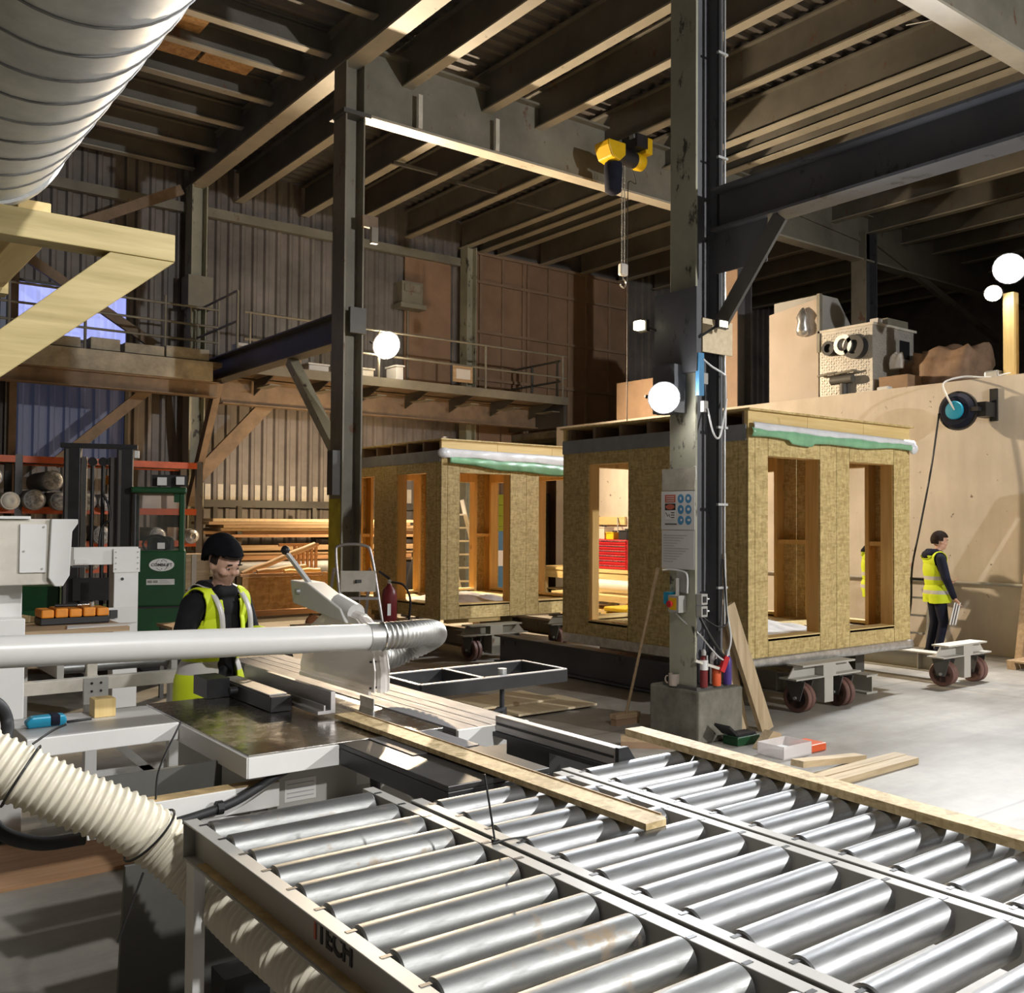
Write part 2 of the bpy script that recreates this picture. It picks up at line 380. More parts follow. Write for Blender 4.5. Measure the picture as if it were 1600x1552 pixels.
for x0, x1, z0, z1 in ((-6, 1.2, 0, 8.7), (1.2, 3.1, 0, 4.98), (1.2, 3.1, 5.92, 8.7), (3.1, 5.05, 0, 2.85), (3.1, 5.05, 4.42, 4.98), (3.1, 5.05, 5.92, 8.7), (5.05, 12.4, 0, 8.7), (17.6, 27, 0, 8.7)):
    corr(wb, x0, x1, z0, z1, 18.5)
wb.box(-6, 1.2, 18.56, 18.6, 0, 8.7).box(5.05, 27, 18.56, 18.6, 0, 8.7).box(1.2, 5.05, 18.56, 18.6, 6.0, 8.7).box(1.2, 5.05, 18.56, 18.6, 0, 2.8)
wall_back = struct(wb.build('wall_back', 'corrugated', None, fix=False))
for i, (x0, x1, z0, z1, m_) in enumerate(((1.2, 2.9, 5.0, 5.9, 'daylight_panel'), (3.12, 5.03, 5.0, 5.9, 'daylight_panel'), (3.12, 5.03, 2.87, 4.40, 'daylight_dim'))):
    w = struct(corr(MB(), x0, x1, z0, z1, 18.5).build('window_%d' % (i+1), m_, None, fix=False))
    B('window_frame', 'beam_dark', w, (x0-.06, x0, 18.42, 18.5, z0, z1), (x1, x1+.06, 18.42, 18.5, z0, z1), (x0, x1, 18.42, 18.5, z0-.05, z0), (x0, x1, 18.42, 18.5, z1, z1+.05))
# sheets and battens on the back wall, right of the second column
bx = [12.62, 12.912, 13.557, 14.168, 14.959, 15.594, 16.187, 16.952, 17.585]
zs = [.1, 1.4, 2.8, 4.1, 5.1, 6.2, 7.36, 8.02]
for i in range(len(bx)-1):
    for j in range(len(zs)-1):
        B('wall_sheet', 'ply_wall', wall_back, (bx[i]+.008, bx[i+1]-.008, 18.40+.006*((i+j) % 2), 18.45, zs[j]+.008, zs[j+1]-.008))
for x in bx[1:]: B('batten', 'batten', wall_back, (x-.035, x+.035, 18.36, 18.40, .1, 8.0))
B('batten', 'batten', wall_back, (14.28, 14.35, 18.36, 18.4, .1, 8.))
for z in zs[3:]: B('batten', 'batten', wall_back, (12.62, 17.6, 18.33, 18.36, z-.035, z+.035))
B('wall_sheet', 'ply_wall', wall_back, (10.9, 12.1, 18.40, 18.44, 4.6, 7.7))
B('wall_rail', 'beam_dark', wall_back, (6.3, 12.3, 18.32, 18.43, 2.05, 2.19))
B('wall_rail', 'beam_paint', wall_back, (-6, 12.3, 18.30, 18.43, 7.62, 7.80))
for k in range(24):
    x = 6.3+k*.25; B('wall_strip', 'dusty_white', wall_back, (x+.005, x+.115, 18.485, 18.497, 2.2, 2.5))
# concrete wall on the right with the floor behind it, far wall, side walls
wr = struct(B('wall_right', 'wall_concrete', None, (13.5, 13.85, -4, 16.3, 0, 3.87)))
struct(B('wall_upper_floor', 'plinth', None, (13.85, 27, -4, 18.4, 3.7, 3.86)))
fw = MB(); 
for k in range(106): fw.box(26.6, 26.66 if k % 2 else 26.62, -8+.25*k, -8+.25*(k+1), 0, 8.7)
struct(fw.build('wall_far', 'corrugated', None))
struct(B('wall_left', 'corrugated', None, (-6.1, -6, -8, 18.6, 0, 8.7)))
struct(B('wall_front', 'corrugated', None, (-6, 27, -8.1, -8, 0, 8.7)))
# roof
rd = MB(); y = -8.0
corr(rd, -8, 18.6, -6, 27, 8.74, .25, .05, True); rd.box(-6, 27, -8, 18.6, 8.76, 8.82)
ceil = struct(rd.build('ceiling', 'roof_deck', None, fix=False))
jx = [7.11, 8.5, 9.53, 10.95, 12.39, 12.9, 13.4, 14.7, 16.0, 17.3, 18.6, 19.9, 21.2, 22.5, 23.8, 25.1]
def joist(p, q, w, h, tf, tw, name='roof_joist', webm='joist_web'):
    j = ibeam(MB(), p, q, w, h, tf, tw).build(name, webm, ceil); j.data.materials.append(MATS['joist_flange_lit'])
    for i in range(6): j.data.polygons[i].material_index = 1      # lower flange paler than the web: light from below put into its colour
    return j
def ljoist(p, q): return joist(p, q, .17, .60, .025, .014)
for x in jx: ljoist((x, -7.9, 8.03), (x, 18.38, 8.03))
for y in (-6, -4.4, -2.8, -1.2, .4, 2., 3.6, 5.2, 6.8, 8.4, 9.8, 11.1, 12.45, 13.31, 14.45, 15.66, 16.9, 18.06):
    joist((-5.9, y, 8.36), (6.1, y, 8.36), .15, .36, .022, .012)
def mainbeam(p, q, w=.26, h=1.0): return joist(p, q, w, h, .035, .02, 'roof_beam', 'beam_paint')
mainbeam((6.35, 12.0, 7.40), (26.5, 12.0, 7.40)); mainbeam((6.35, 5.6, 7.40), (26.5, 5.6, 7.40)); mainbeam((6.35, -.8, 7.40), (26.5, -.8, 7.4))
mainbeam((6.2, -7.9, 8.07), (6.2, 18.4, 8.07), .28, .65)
for x, y in ((7.25, 12), (8.62, 12), (11.1, 12), (12.6, 12)):     # stiffener plates on the near side of the beam
    B('stiffener', 'dusty_white', ceil, (x-.035, x+.035, 11.845, 11.868, 7.44, 7.93))
for i, (x, y) in enumerate(((2.4, 13.5), (3.2, 13.5), (4.0, 13.5), (4.8, 13.5), (2.2, 12.7), (3.0, 12.7), (3.8, 12.7))):
    B('roof_panel', 'osb_old', ceil, (x, x+.74, y, y+.62, 8.55, 8.58))
for yb in (1.0, 3.0, 4.4): wire('slack_cable', 'white_cable', ceil, [(11.06, yb+2.2-k*.4, 8.0-.09*abs(math.sin(k*1.05))) for k in range(6)], .007, 6)
for x in (8.3, 9.7, 11.2): B('conduit', 'beam_dark', ceil, (x, x+.9, 13.6+x*.1, 13.66+x*.1, 7.93, 7.98))
# ------------------------------------------------------------------ columns
def icolumn(name, label, x, y, z0, z1, w=.3, dep=.32, mat='column_paint', webmat=None):
    c = thing(name, label, 'column', (x, y, z0))
    B('flange', mat, c, (x-dep/2, x-dep/2+.025, y-w/2, y+w/2, z0, z1), bev=.004); B('flange', webmat or mat, c, (x+dep/2-.025, x+dep/2, y-w/2, y+w/2, z0, z1), bev=.004)
    B('web', webmat or mat, c, (x-dep/2+.025, x+dep/2-.025, y-.01, y+.01, z0, z1)); return c
cc = icolumn('steel_column', 'flaking green and black steel column on concrete plinth holding safety notices', 6.22, 5.65, .43, 8.07, .29, .34, 'column_paint', 'column_dark')
B('plinth', 'plinth', cc, (6.0, 6.55, 5.42, 5.98, 0, .43), bev=.02)
B('base_plate', 'beam_dark', cc, (6.02, 6.42, 5.46, 5.84, .43, .455))
for yy in (5.53, 5.57): rod('conduit', 'galvanised', cc, (6.405, yy-.03, .95), (6.405, yy-.03, 7.9), .009, 8)
rod('conduit', 'black_plastic', cc, (6.33, 5.5, .9), (6.33, 5.5, 7.9), .016, 8)
for zz in (1.25, 1.95, 2.6, 4.9, 5.8, 6.8): B('clip', 'galvanised', cc, (6.30, 6.42, 5.475, 5.50, zz, zz+.02))
cl = icolumn('steel_column', 'grey steel column with yellow painted foot left of the pods', 6.2, 12.0, .3, 8.07, .36, .30, 'beam_paint', 'beam_paint')
B('plinth', 'plinth', cl, (5.95, 6.45, 11.7, 12.3, 0, .3))
B('yellow_band', 'safety_yellow', cl, (6.045, 6.05, 11.85, 12.19, .6, 2.1))
B('bracket', 'beam_dark', cl, (5.93, 6.05, 11.86, 12.02, 2.15, 2.75)); B('bracket', 'old_timber', cl, (6.28, 6.52, 11.74, 11.80, 5.82, 5.98)); B('bracket', 'beam_paint', cl, (6.4, 6.5, 11.70, 11.76, 5.6, 5.82))
B('cap_plate', 'beam_dark', cl, (6.0, 6.42, 11.78, 12.22, 7.34, 7.40)); B('junction_box', 'beam_dark', cl, (6.12, 6.36, 11.76, 11.82, 4.35, 4.70))
cb = icolumn('steel_column', 'rough pale steel column against the dark corner of the back wall', 6.2, 18.15, .0, 8.07, .36, .30)
B('bracket', 'beam_paint', cb, (5.98, 6.44, 17.9, 18.3, 5.75, 6.35))
icolumn('steel_column', 'brownish steel column on back wall between ribbed and boarded parts', 12.45, 18.2, 0, 8.03, .3, .26)
icolumn('steel_column', 'steel column standing behind concrete wall beside the beige cabinet', 14.35, 12.0, 3.86, 7.4, .32, .42, 'batten', 'column_dark')
c2 = icolumn('steel_column', 'dim steel column rising behind the chequer plate unit', 18.45, 12.0, 3.86, 8.03, .36, .42, 'beam_paint', 'column_dark')
bar('brace', 'beam_paint', c2, (16.2, 12.0, 8.0), (18.3, 12.0, 7.86), .1, .1); bar('brace', 'beam_paint', c2, (18.7, 12, 7.95), (24.2, 12, 6.4), .12, .14)
tp = thing('timber_post', 'pale timber post carrying flood lamps on top of concrete wall', 'post', (13.72, 6.62, 3.87))
B('post', 'fresh_timber_z', tp, (13.65, 13.79, 6.55, 6.70, 3.87, 5.05)); B('post', 'fresh_timber_z', tp, (13.65, 13.74, 6.30, 6.37, 3.87, 4.9))
icolumn('steel_column', 'steel column out to the right with flood lamp', 6.2, -.8, 0, 8.07, .3, .32)
# crane beam and mezzanine beams
cr = thing('crane_beam', 'dark steel beam running right from plinth column at half height', 'beam', (6.32, 5.4, 4.25))
ibeam(MB(), (6.32, -.7, 4.25), (6.32, 5.48, 4.25), .24, .36, .022, .014).build('beam', 'column_dark', cr)
bar('brace', 'beam_dark', cr, (6.25, 5.42, 3.45), (6.25, 4.80, 4.22), .03, .14, up=(0, .78, .62)); B('gusset', 'column_dark', cr, (6.27, 6.28, 4.95, 5.48, 3.9, 4.26))
mz = thing('mezzanine_beam', 'heavy dark beam from left column back to the corner', 'beam', (6.2, 12.2, 4.25))
ibeam(MB(), (6.2, 12.19, 4.25), (6.2, 17.95, 4.25), .26, .42, .025, .014).build('beam', 'beam_dark', mz)
bar('brace', 'column_paint', mz, (6.2, 12.2, 2.7), (6.2, 13.8, 4.22), .16, .14); bar('brace', 'old_timber', mz, (6.1, 18.0, 2.1), (6.1, 16.6, 4.22), .12, .18)
bar('brace', 'old_timber', mz, (6.15, 17.75, 2.6), (7.6, 17.65, 4.2), .1, .26, up=(-.7, 0, .7))
# walkway along the back wall
wk = thing('walkway', 'high steel walkway along the back wall with bracketed deck', 'walkway', (9.9, 17.3, 4.3))
B('deck', 'old_timber', wk, (6.35, 13.75, 16.25, 18.3, 4.42, 4.5)); B('edge', 'beam_paint', wk, (6.35, 13.75, 16.2, 16.25, 4.36, 4.53))
ibeam(MB(), (6.4, 17.3, 3.92), (13.7, 17.3, 3.92), .22, .48).build('beam', 'old_timber', wk)
for k in range(7):
    x = 7.0+k*1.08; MB().prism([(0, 0), (.98, -.3), (.98, 0)], (x, 16.27, 4.41), (.02, 0, 0), (0, 1, 0), (0, 0, 1)).build('bracket', 'beam_dark', wk); B('bracket_foot', 'beam_paint', wk, (x-.09, x+.11, 16.3, 16.9, 4.20, 4.22))
B('end_beam', 'beam_dark', wk, (13.7, 13.78, 16.3, 18.3, 3.9, 4.5))
rl = thing('walkway_railing', 'thin steel railing along the edge of the right walkway', 'railing', (9.9, 16.22, 4.5))
for x in (6.5, 9.05, 11.54, 13.6): rod('post', 'beam_paint', rl, (x, 16.22, 4.5), (x, 16.22, 5.42), .025, 8)
for z in (5.42, 4.95): rod('rail', 'beam_paint', rl, (6.4, 16.22, z), (13.7, 16.22, z), .022, 8)
rl2 = thing('walkway_railing', 'short dark railing closing the far end of the walkway', 'railing', (13.65, 17.2, 4.5))
for y in (16.5, 17.4): rod('post', 'beam_dark', rl2, (13.68, y, 4.5), (13.68, y, 5.35), .03, 8)
for z in (5.35, 4.9): rod('rail', 'beam_dark', rl2, (13.68, 16.4, z), (13.68, 18.2, z), .025, 8)
wl = thing('platform', 'timber fronted platform under the daylight panels in left corner', 'platform', (1, 17.3, 4.2))
B('deck', 'old_timber', wl, (-6, 6.05, 16.3, 18.3, 4.42, 4.5)); B('fascia', 'concrete_block', wl, (-6, 5.85, 16.2, 16.3, 4.16, 4.48)); ibeam(MB(), (-6, 16.4, 3.9), (6.0, 16.4, 3.9), .2, .26).build('beam', 'old_timber', wl)
for i, (a, b) in enumerate(((3.0, 3.75), (3.9, 4.35), (4.42, 5.05), (5.08, 5.8))):
    tag(B('concrete_block', 'concrete_block', None, (a, b, 16.25, 16.6, 4.5, 4.66+.03*(i % 2)), bev=.01), ['grey block at the left end of the row on the platform edge', 'short grey block second from left in row on platform edge', 'grey block third from left in row on platform edge', 'long grey block at the right end of the platform row'][i], 'block', 'blocks along the platform edge')
rl3 = thing('platform_railing', 'rusty pipe railing in front of the blue daylight panels', 'railing', (3, 16.25, 4.5))
for x in (2.75, 3.85, 5.1): rod('post', 'beam_paint', rl3, (x, 16.4, 4.5), (x, 16.4, 5.55), .024, 8)
for z in (5.42, 5.12, 4.85): rod('rail', 'beam_paint', rl3, (-2, 16.4, z), (6.0, 16.4, z), .02, 8)
rl4 = thing('stair_railing', 'pipe handrail standing on the dark mezzanine beam', 'railing', (6.2, 17, 4.67))
for y in (16.03, 16.93, 18.0): rod('post', 'beam_paint', rl4, (6.2, y, 4.67), (6.2, y, 5.72), .025, 8)
for z in (5.72, 5.2): rod('rail', 'beam_paint', rl4, (6.2, 16.03, z), (6.2, 18.0, z), .022, 8)
for i, (p, q, w, lab) in enumerate((((3.6, 17.2, 2.7), (5.35, 17.2, 4.3), .17, 'long timber brace sloping below the left platform'), ((3.0, 17.3, 6.15), (5.2, 17.3, 4.85), .16, 'dark timber brace sloping across the daylight panel'), ((3.9, 17.2, 6.7), (5.6, 17.2, 7.65), .17, 'pale timber brace high in the left corner'))):
    bar('timber_brace', 'old_timber', wl, p, q, .08, w, up=(0, 0, 1))
B('timber_post', 'old_timber', wl, (2.95, 3.06, 17.4, 17.6, 0, 7.8))
rod('pipe', 'trolley_paint', wr, (13.46, 5.0, .985), (13.46, 12.0, .985), .022, 8)
# things on the walkway
tag(B('distribution_box', 'beam_paint', None, (10.65, 11.18, 18.1, 18.36, 6.5, 7.0), (10.6, 11.25, 18.05, 18.36, 6.42, 6.52), (10.7, 11.1, 18.06, 18.12, 6.78, 6.95)), 'grey distribution box high on ribbed back wall', 'electrical box')
rod('conduit', 'beam_paint', wall_back, (10.95, 18.35, 4.5), (10.95, 18.35, 6.45), .02, 8)
sg = thing('notice_board', 'small framed notice hanging on the walkway railing', 'sign', (10.93, 16.15, 4.6))
B('frame', 'old_board', sg, (10.70, 11.16, 16.14, 16.17, 4.60, 4.92)); B('notice', 'paper', sg, (10.76, 11.10, 16.13, 16.14, 4.66, 4.86))
for i, (x, w, h, m_, lab) in enumerate(((7.1, .5, .25, 'cardboard', 'brown carton on the walkway beside the left column'), (7.75, .4, .18, 'white_sheet', 'white tray on the walkway below the warm lamp'), (8.4, .7, .2, 'dusty_white', 'pale crate on the walkway below the warm lamp'), (9.6, .16, .33, 'white_sheet', 'white canister standing on the walkway near railing post'))):
    t = thing('storage_box', lab, 'box', (x, 16.7, 4.5)); B('body', m_, t, (x, x+w, 16.5, 16.9, 4.501, 4.5+h), bev=.01); B('lid', m_, t, (x-.02, x+w+.02, 16.48, 16.92, 4.5+h, 4.53+h))
for i, (y, lab) in enumerate(((13.3, 'white wrapped pack on the mezzanine beam, nearer the left column'), (14.4, 'white wrapped pack on the mezzanine beam, farther from left column'))):
    pass
t = thing('storage_box', 'white boxes pack seen above the dark mezzanine beam', 'box', (6.8, 17.15, 4.5)); B('body', 'white_sheet', t, (6.5, 7.05, 16.95, 17.35, 4.501, 4.85)); B('lid', 'paper', t, (6.6, 6.95, 17.0, 17.3, 4.85, 5.02))
tag(B('plywood_box', 'cardboard', None, (13.55, 14.0, 13.32, 14.46, 3.87, 4.63), bev=.01), 'plain orange plywood box on top of the concrete wall', 'box')
# ------------------------------------------------------------------ lamps
def flood(name, label, p, aim, power, col, size=.17, mat='lamp_white', spot=160, group=None):
    p = Vector(p); a = Vector(aim).normalized(); t = thing(name, label, 'lamp', tuple(p), group)
    MB().cyl(p-a*.09, p-a*.005, size*.8, 20, size*1.08).build('housing', 'black_steel', t, smooth=40)
    bm = bmesh.new(); bmesh.ops.create_uvsphere(bm, u_segments=20, v_segments=10, radius=size)
    me = bpy.data.meshes.new('lens'); bmesh.ops.scale(bm, vec=(1, 1, .45), verts=bm.verts); bm.to_mesh(me); bm.free()
    me.transform(Matrix.Translation(p) @ a.to_track_quat('Z', 'Y').to_matrix().to_4x4()); put('lens', me, mat, t, smooth=80)
    side = a.cross(Vector((0, 0, 1))).normalized()
    MB().tube([p-a*.05+side*size*1.1, p-a*.16+side*size*1.1, p-a*.16-side*size*1.1, p-a*.05-side*size*1.1], .012, 6).build('yoke', 'black_steel', t)
    L = bpy.data.lights.new(name+'_light', 'SPOT'); L.energy = power*PW; L.color = col; L.spot_size = math.radians(spot); L.spot_blend = .5; L.shadow_soft_size = .12
    lo = bpy.data.objects.new(name+'_light', L); COL.objects.link(lo); lo.matrix_world = Matrix.Translation(p+a*(size*.45+.03)) @ (-a).to_track_quat('Z', 'Y').to_matrix().to_4x4()
    lo.parent = t; lo.matrix_parent_inverse = Matrix.Translation(-p)
    return t
flood('flood_lamp', 'warm glowing flood lamp above the walkway deck', (9.15, 16.10, 5.13), (-.10, -1, -.45), 3300, (1, .78, .53), .26, 'lamp_warm', 165)
flood('flood_lamp', 'bright white flood lamp on the plinth column', (5.80, 5.62, 2.83), (-.75, -.95, -.25), 300, (.9, .95, 1), .125, 'lamp_white', 170)
flood('flood_lamp', 'large white flood lamp on timber post above concrete wall', (13.42, 6.50, 5.32), (-1, -.3, -.5), 1700, (.88, .93, 1), .2, 'lamp_white', 128)
flood('flood_lamp', 'smaller warm flood lamp below the large one on timber post', (13.5, 6.76, 5.04), (-1, -.5, -.6), 250, (1, .85, .6), .11, 'lamp_warm', 140)
def stand(label, x, y, h): 
    t_ = thing('lamp_stand', label, 'stand', (x, y, 0)); rod('pole', 'black_steel', t_, (x, y, 0), (x, y, h), .03, 10); B('base', 'black_steel', t_, (x-.3, x+.3, y-.3, y+.3, 0, .04))
stand('tall lamp stand far behind and right of the camera', 9.5, -6.2, 5.1); stand('tall lamp stand close behind the camera', 1.9, -1.65, 5.4); stand('lamp stand hidden behind the farther pod', 9.3, 15.15, 2.6)
flood('flood_lamp', 'flood lamp on the tall stand far behind and right of camera', (9.5, -6.05, 5.2), (-.3, 1, -.36), 3000, (1, .99, .97), .15, 'lamp_white', 118)
flood('flood_lamp', 'flood lamp on the tall stand close behind the camera', (1.9, -1.5, 5.5), (-.06, .62, -1), 880, (1, .99, .97), .15, 'lamp_white', 88)
flood('flood_lamp', 'warm flood lamp hidden behind the farther pod', (9.3, 15.0, 2.72), (-.15, .3, -.3), 340, (1, .72, .42), .12, 'lamp_warm', 178)
# ================================================================== TIMBER PODS
def pod(label, x0, y0, op, side):
    LX, LY, Z0, ZT = 2.72, 2.67, .53, 2.86
    t = thing('timber_pod', label, 'timber pod', (x0+LX/2, y0+LY/2, Z0))
    def P(face, u0, u1, n0, n1, z0, z1):
        a, b = {'-Y': ((x0+u0, x0+u1), (y0+n0, y0+n1)), '-X': ((x0+n0, x0+n1), (y0+u0, y0+u1)), '+Y': ((x0+u0, x0+u1), (y0+LY-n1, y0+LY-n0)), '+X': ((x0+LX-n1, x0+LX-n0), (y0+u0, y0+u1))}[face]
        return (a[0], a[1], b[0], b[1], z0, z1)
    B('floor_deck', 'osb', t, (x0+.02, x0+LX-.02, y0+.02, y0+LY-.02, Z0, Z0+.14))
    za, zb, zw = .71, 2.445, 2.70
    for face, ops in op.items():
        L = LX if face[1] == 'Y' else LY; g = .003; e0 = 0 if face[1] == 'Y' else .02
        cuts = [e0]+[v for o in ops for v in o]+[L-e0]
        for i in range(len(cuts)-1):
            a, b = cuts[i], cuts[i+1]
            if i % 2 == 0:                                     # full height sheets between the openings
                parts = [(a, b)] if b-a < .5 and i else ([(a, a+.1), (a+.1, b)] if i == 0 else [(a, a+(b-a)*.55), (a+(b-a)*.55, b)])
                for c, e in parts: B('osb_panel', 'osb', t, P(face, c+g, e-g, 0, .018, Z0, zw))
                n = max(2, int((b-a)/.42)+1)
                for k in range(n):
                    u = a+.0225+(b-a-.045)*k/(n-1); u = min(max(u, .045), L-.045); B('stud', 'stud', t, P(face, u-.0225, u+.0225, .02, .16, Z0+.14, zw))
                if b-a > .3: B('noggin', 'stud', t, P(face, a+.05, b-.05, .03, .15, 1.56, 1.61))
            else:
                B('osb_panel', 'osb', t, P(face, a+g, b-g, 0, .018, zb, zw)); B('osb_panel', 'osb', t, P(face, a+g, b-g, 0, .018, Z0, za))
                B('lintel', 'stud', t, P(face, a, b, .02, .16, zb, zb+.16)); B('sill', 'fresh_timber_x', t, P(face, a, b, .0, .16, za-.02, za+.012))
    for i, (a, b) in enumerate(((0, .9), (.9, 1.85), (1.85, LX))): B('fascia', 'fresh_timber_x', t, (x0+a, x0+b-.004, y0+.0, y0+.045, zw, ZT))
    B('fascia', 'fresh_timber_x', t, (x0, x0+LX, y0+LY-.045, y0+LY, zw, ZT)); B('fascia', 'fresh_timber_y', t, (x0+LX-.045, x0+LX, y0+.05, y0+LY-.05, zw, ZT))
    for k in range(7): y = y0+.05+k*(LY-.15)/6; B('roof_joist', 'old_timber', t, (x0+.03, x0+LX-.05, y, y+.045, zw, ZT))
    B('ceiling_sheet', 'osb_old', t, (x0+.12, x0+LX-.12, y0+.12, y0+LY-.12, zw-.02, zw))
    for k in range(2): B('roof_sheet', 'osb', t, (x0-.03, x0+LX+.03, y0-.04+k*LY/2, y0-.04+(k+1)*LY/2+.07*k, ZT, ZT+.018))
    B('membrane', 'membrane', t, (x0-.012, x0-.002, y0+.02, y0+LY, zw-.12, zw+.03))
    return t
def sheet(name, mat, parent, x0, x1, y, top, bot, seed, amp=.03):
    # a loose strip of plastic hanging along x, crumpled
    R = random.Random(seed); n = 60; m = 6; vs = []; fs = []
    ph = [R.uniform(0, 6.28) for _ in range(6)]
    for i in range(n+1):
        u = i/n; x = x0+(x1-x0)*u
        zt = top(u); zb_ = bot(u)
        for j in range(m+1):
            v = j/m; w = amp*(.35+v)*(math.sin(u*21+ph[0]+v*2)+.5*math.sin(u*43+ph[1]-v*3)+.5*math.sin(u*9+ph[2]))/2
            vs.append((x, y-.035-abs(w)-.015*math.sin(v*3.1), zt+(zb_-zt)*v+.6*amp*math.sin(u*17+ph[3])*v))
    for i in range(n):
        for j in range(m): a = i*(m+1)+j; fs.append((a, a+m+1, a+m+2, a+1))
    o = MB().add(vs, fs).build(name, mat, parent, smooth=50); s = o.modifiers.new('s', 'SOLIDIFY'); s.thickness = .003; return o
podR = pod('nearer pod of yellow strand board with green tape edge beside plinth column', 7.2, 5.9, {'-Y': [(.29, 1.10), (1.60, 2.41)], '-X': [(1.6, 2.23)], '+X': [(.45, 1.2), (1.7, 2.3)], '+Y': [(.4, 1.3), (1.6, 2.4)]}, 1)
podL = pod('farther pod of strand board with white plastic edge behind left column', 6.85, 10.6, {'-Y': [(.29, 1.12), (1.62, 2.41)], '-X': [(.37, 1.13), (1.77, 2.4)], '+X': [(.45, 1.2), (1.62, 2.45)], '+Y': [(.4, 1.2), (1.45, 2.28)]}, 0)
sheet('plastic_sheet', 'plastic_white', podR, 7.22, 9.95, 5.9, lambda u: 2.75-.03*u, lambda u: 2.68-.02*u, 3, .012)
sheet('plastic_sheet', 'plastic_green', podR, 7.2, 9.93, 5.9, lambda u: 2.70-.02*u, lambda u: 2.585+.06*abs(u-.5)-(.03 if .2 < u < .35 else 0), 5, .016)
MB().ball((9.93, 5.86, 2.63), (.07, .04, .06), 12, 8).build('plastic_knot', 'plastic_white', podR, smooth=60)
sheet('plastic_sheet', 'plastic_white', podL, 6.83, 9.45, 10.6, lambda u: 2.75-.02*u, lambda u: 2.64-.05*u, 8, .014)
sheet('plastic_sheet', 'plastic_green', podL, 6.95, 9.45, 10.6, lambda u: 2.65-.05*u, lambda u: 2.57-.26*u*(1-.6*u), 9, .014)
MB().ball((6.86, 10.55, 2.69), (.1, .06, .07), 12, 8).build('plastic_knot', 'plastic_white', podL, smooth=60)
sheet('foil_strip', 'foil', podR, 7.18, 9.95, 5.93, lambda u: .545, lambda u: .455, 12, .008)
MB().add([(7.19+.006*math.sin(i*1.7)*j, 5.9+i*.089, .55-.05*j) for i in range(31) for j in range(3)], [(i*3+j, i*3+j+1, i*3+j+4, i*3+j+3) for i in range(30) for j in range(2)]).build('foil_strip', 'foil', podR, smooth=60)
# ------------------------------------------------------------------ trolleys under the pods
def caster(t, x, y, rz, ztop):
    c = MB(); c.box(-.09, .09, -.07, .07, ztop-.02, ztop)
    for s in (-1, 1): c.prism([(-.045, .115), (.045, .115), (.1, ztop-.02), (-.1, ztop-.02)], (s*.075-.006+.0, 0, 0), (.012, 0, 0), (0, 1, 0), (0, 0, 1))
    M4 = Matrix.Translation((x, y, 0)) @ Matrix.Rotation(rz, 4, 'Z')
    def fin(mb, n, m, par, sm=None):
        mb.v = [tuple(M4 @ Vector(v)) for v in mb.v]; return mb.build(n, m, par, smooth=sm)
    ca = fin(c, 'caster', 'beam_dark', t)
    for s in (-1, 1):
        fin(MB().lathe([(.02, -.03), (.1, -.03), (.1, .03), (.02, .03)], (s*.036, 0, .14), 24, 'x'), 'wheel_hub', 'black_steel', ca, 40)
        fin(MB().lathe([(.1, -.03), (.132, -.03), (.14, -.022), (.14, .022), (.132, .03), (.1, .03)], (s*.036, 0, .14), 28, 'x'), 'tyre', 'tyre', ca, 40)
    fin(MB().cyl((-.1, 0, .14), (.1, 0, .14), .016, 8), 'axle', 'galvanised', ca)
def trolley(label, x, y, ylen, beammat='trolley_paint'):
    t = thing('steel_trolley', label, 'trolley', (x, y, 0), 'steel trolleys under the pods')
    ibeam(MB(), (x, y+.0, .10), (x, y+ylen, .10), .22, .22, .016, .012).build('long_beam', beammat, t)
    for k in (.12, .45, 1.4): B('stiffener', beammat, t, (x-.1, x+.1, y+k, y+k+.012, .12, .30))
    m = MB()
    m.box(x-.42, x+.42, y-.1, y+.1, .445, .462); m.box(x-.52, x+.52, y-.1, y+.1, .325, .34)
    m.prism([(-.52, .34), (.52, .34), (.42, .445), (-.42, .445)], (x, y-.006, 0), (0, .012, 0), (1, 0, 0), (0, 0, 1))
    for s in (-1, 1): m.box(x+s*.05-.05, x+s*.05+.05, y-.1, y+.1, .34, .445)
    m.build('saddle', beammat, t); B('stub_post', beammat, t, (x-.07, x+.07, y-.09, y+.09, .08, .325))
    caster(t, x-.31, y+.02, .12, .325); caster(t, x+.31, y, -.1, .325)
    bar('packer', 'fresh_timber_x', t, (x-.55, y+.28, .50), (x+.3, y+.28, .50), .1, .06) if x < 9 else None
    return t
trolley('white steel trolley on twin casters under the nearer pod by leaning planks', 8.17, 5.80, 3.2)
trolley('white steel trolley on twin casters just right of the nearer pod by man', 10.77, 5.80, 3.4)
trolley('grey steel trolley with wheels under the farther pod', 7.55, 10.42, 2.8, 'beam_paint')
trolley('steel trolley deep under the far side of the farther pod', 9.4, 10.9, 2.4, 'beam_paint')
sk = thing('steel_beam', 'dark steel beam lying under the left side of the nearer pod', 'beam', (7.6, 7.5, 0)); ibeam(MB(), (7.45, 6.4, .02), (7.45, 10.1, .02), .2, .34).build('beam', 'column_dark', sk)
sk = thing('steel_beam', 'pale steel beam lying on floor between the two trolleys', 'beam', (9.5, 7, 0)); ibeam(MB(), (9.35, 6.0, .0), (9.35, 9.2, .0), .2, .2).build('beam', 'trolley_paint', sk)
for (x, y, lab) in ((7.35, 6.1, 'timber packers under the near corner of the nearer pod'), (9.7, 6.1, 'timber packers under the right corner of the nearer pod')):
    t = thing('timber_packers', lab, 'timber', (x, y, 0)); B('support', 'beam_dark', t, (x-.05, x+.12, y+.3, y+.5, 0, .42)); B('packer', 'fresh_timber_x', t, (x-.1, x+.3, y-.05, y+.7, .42, .475)); B('packer', 'fresh_timber_y', t, (x-.05, x+.2, y-.0, y+.7, .475, .528))
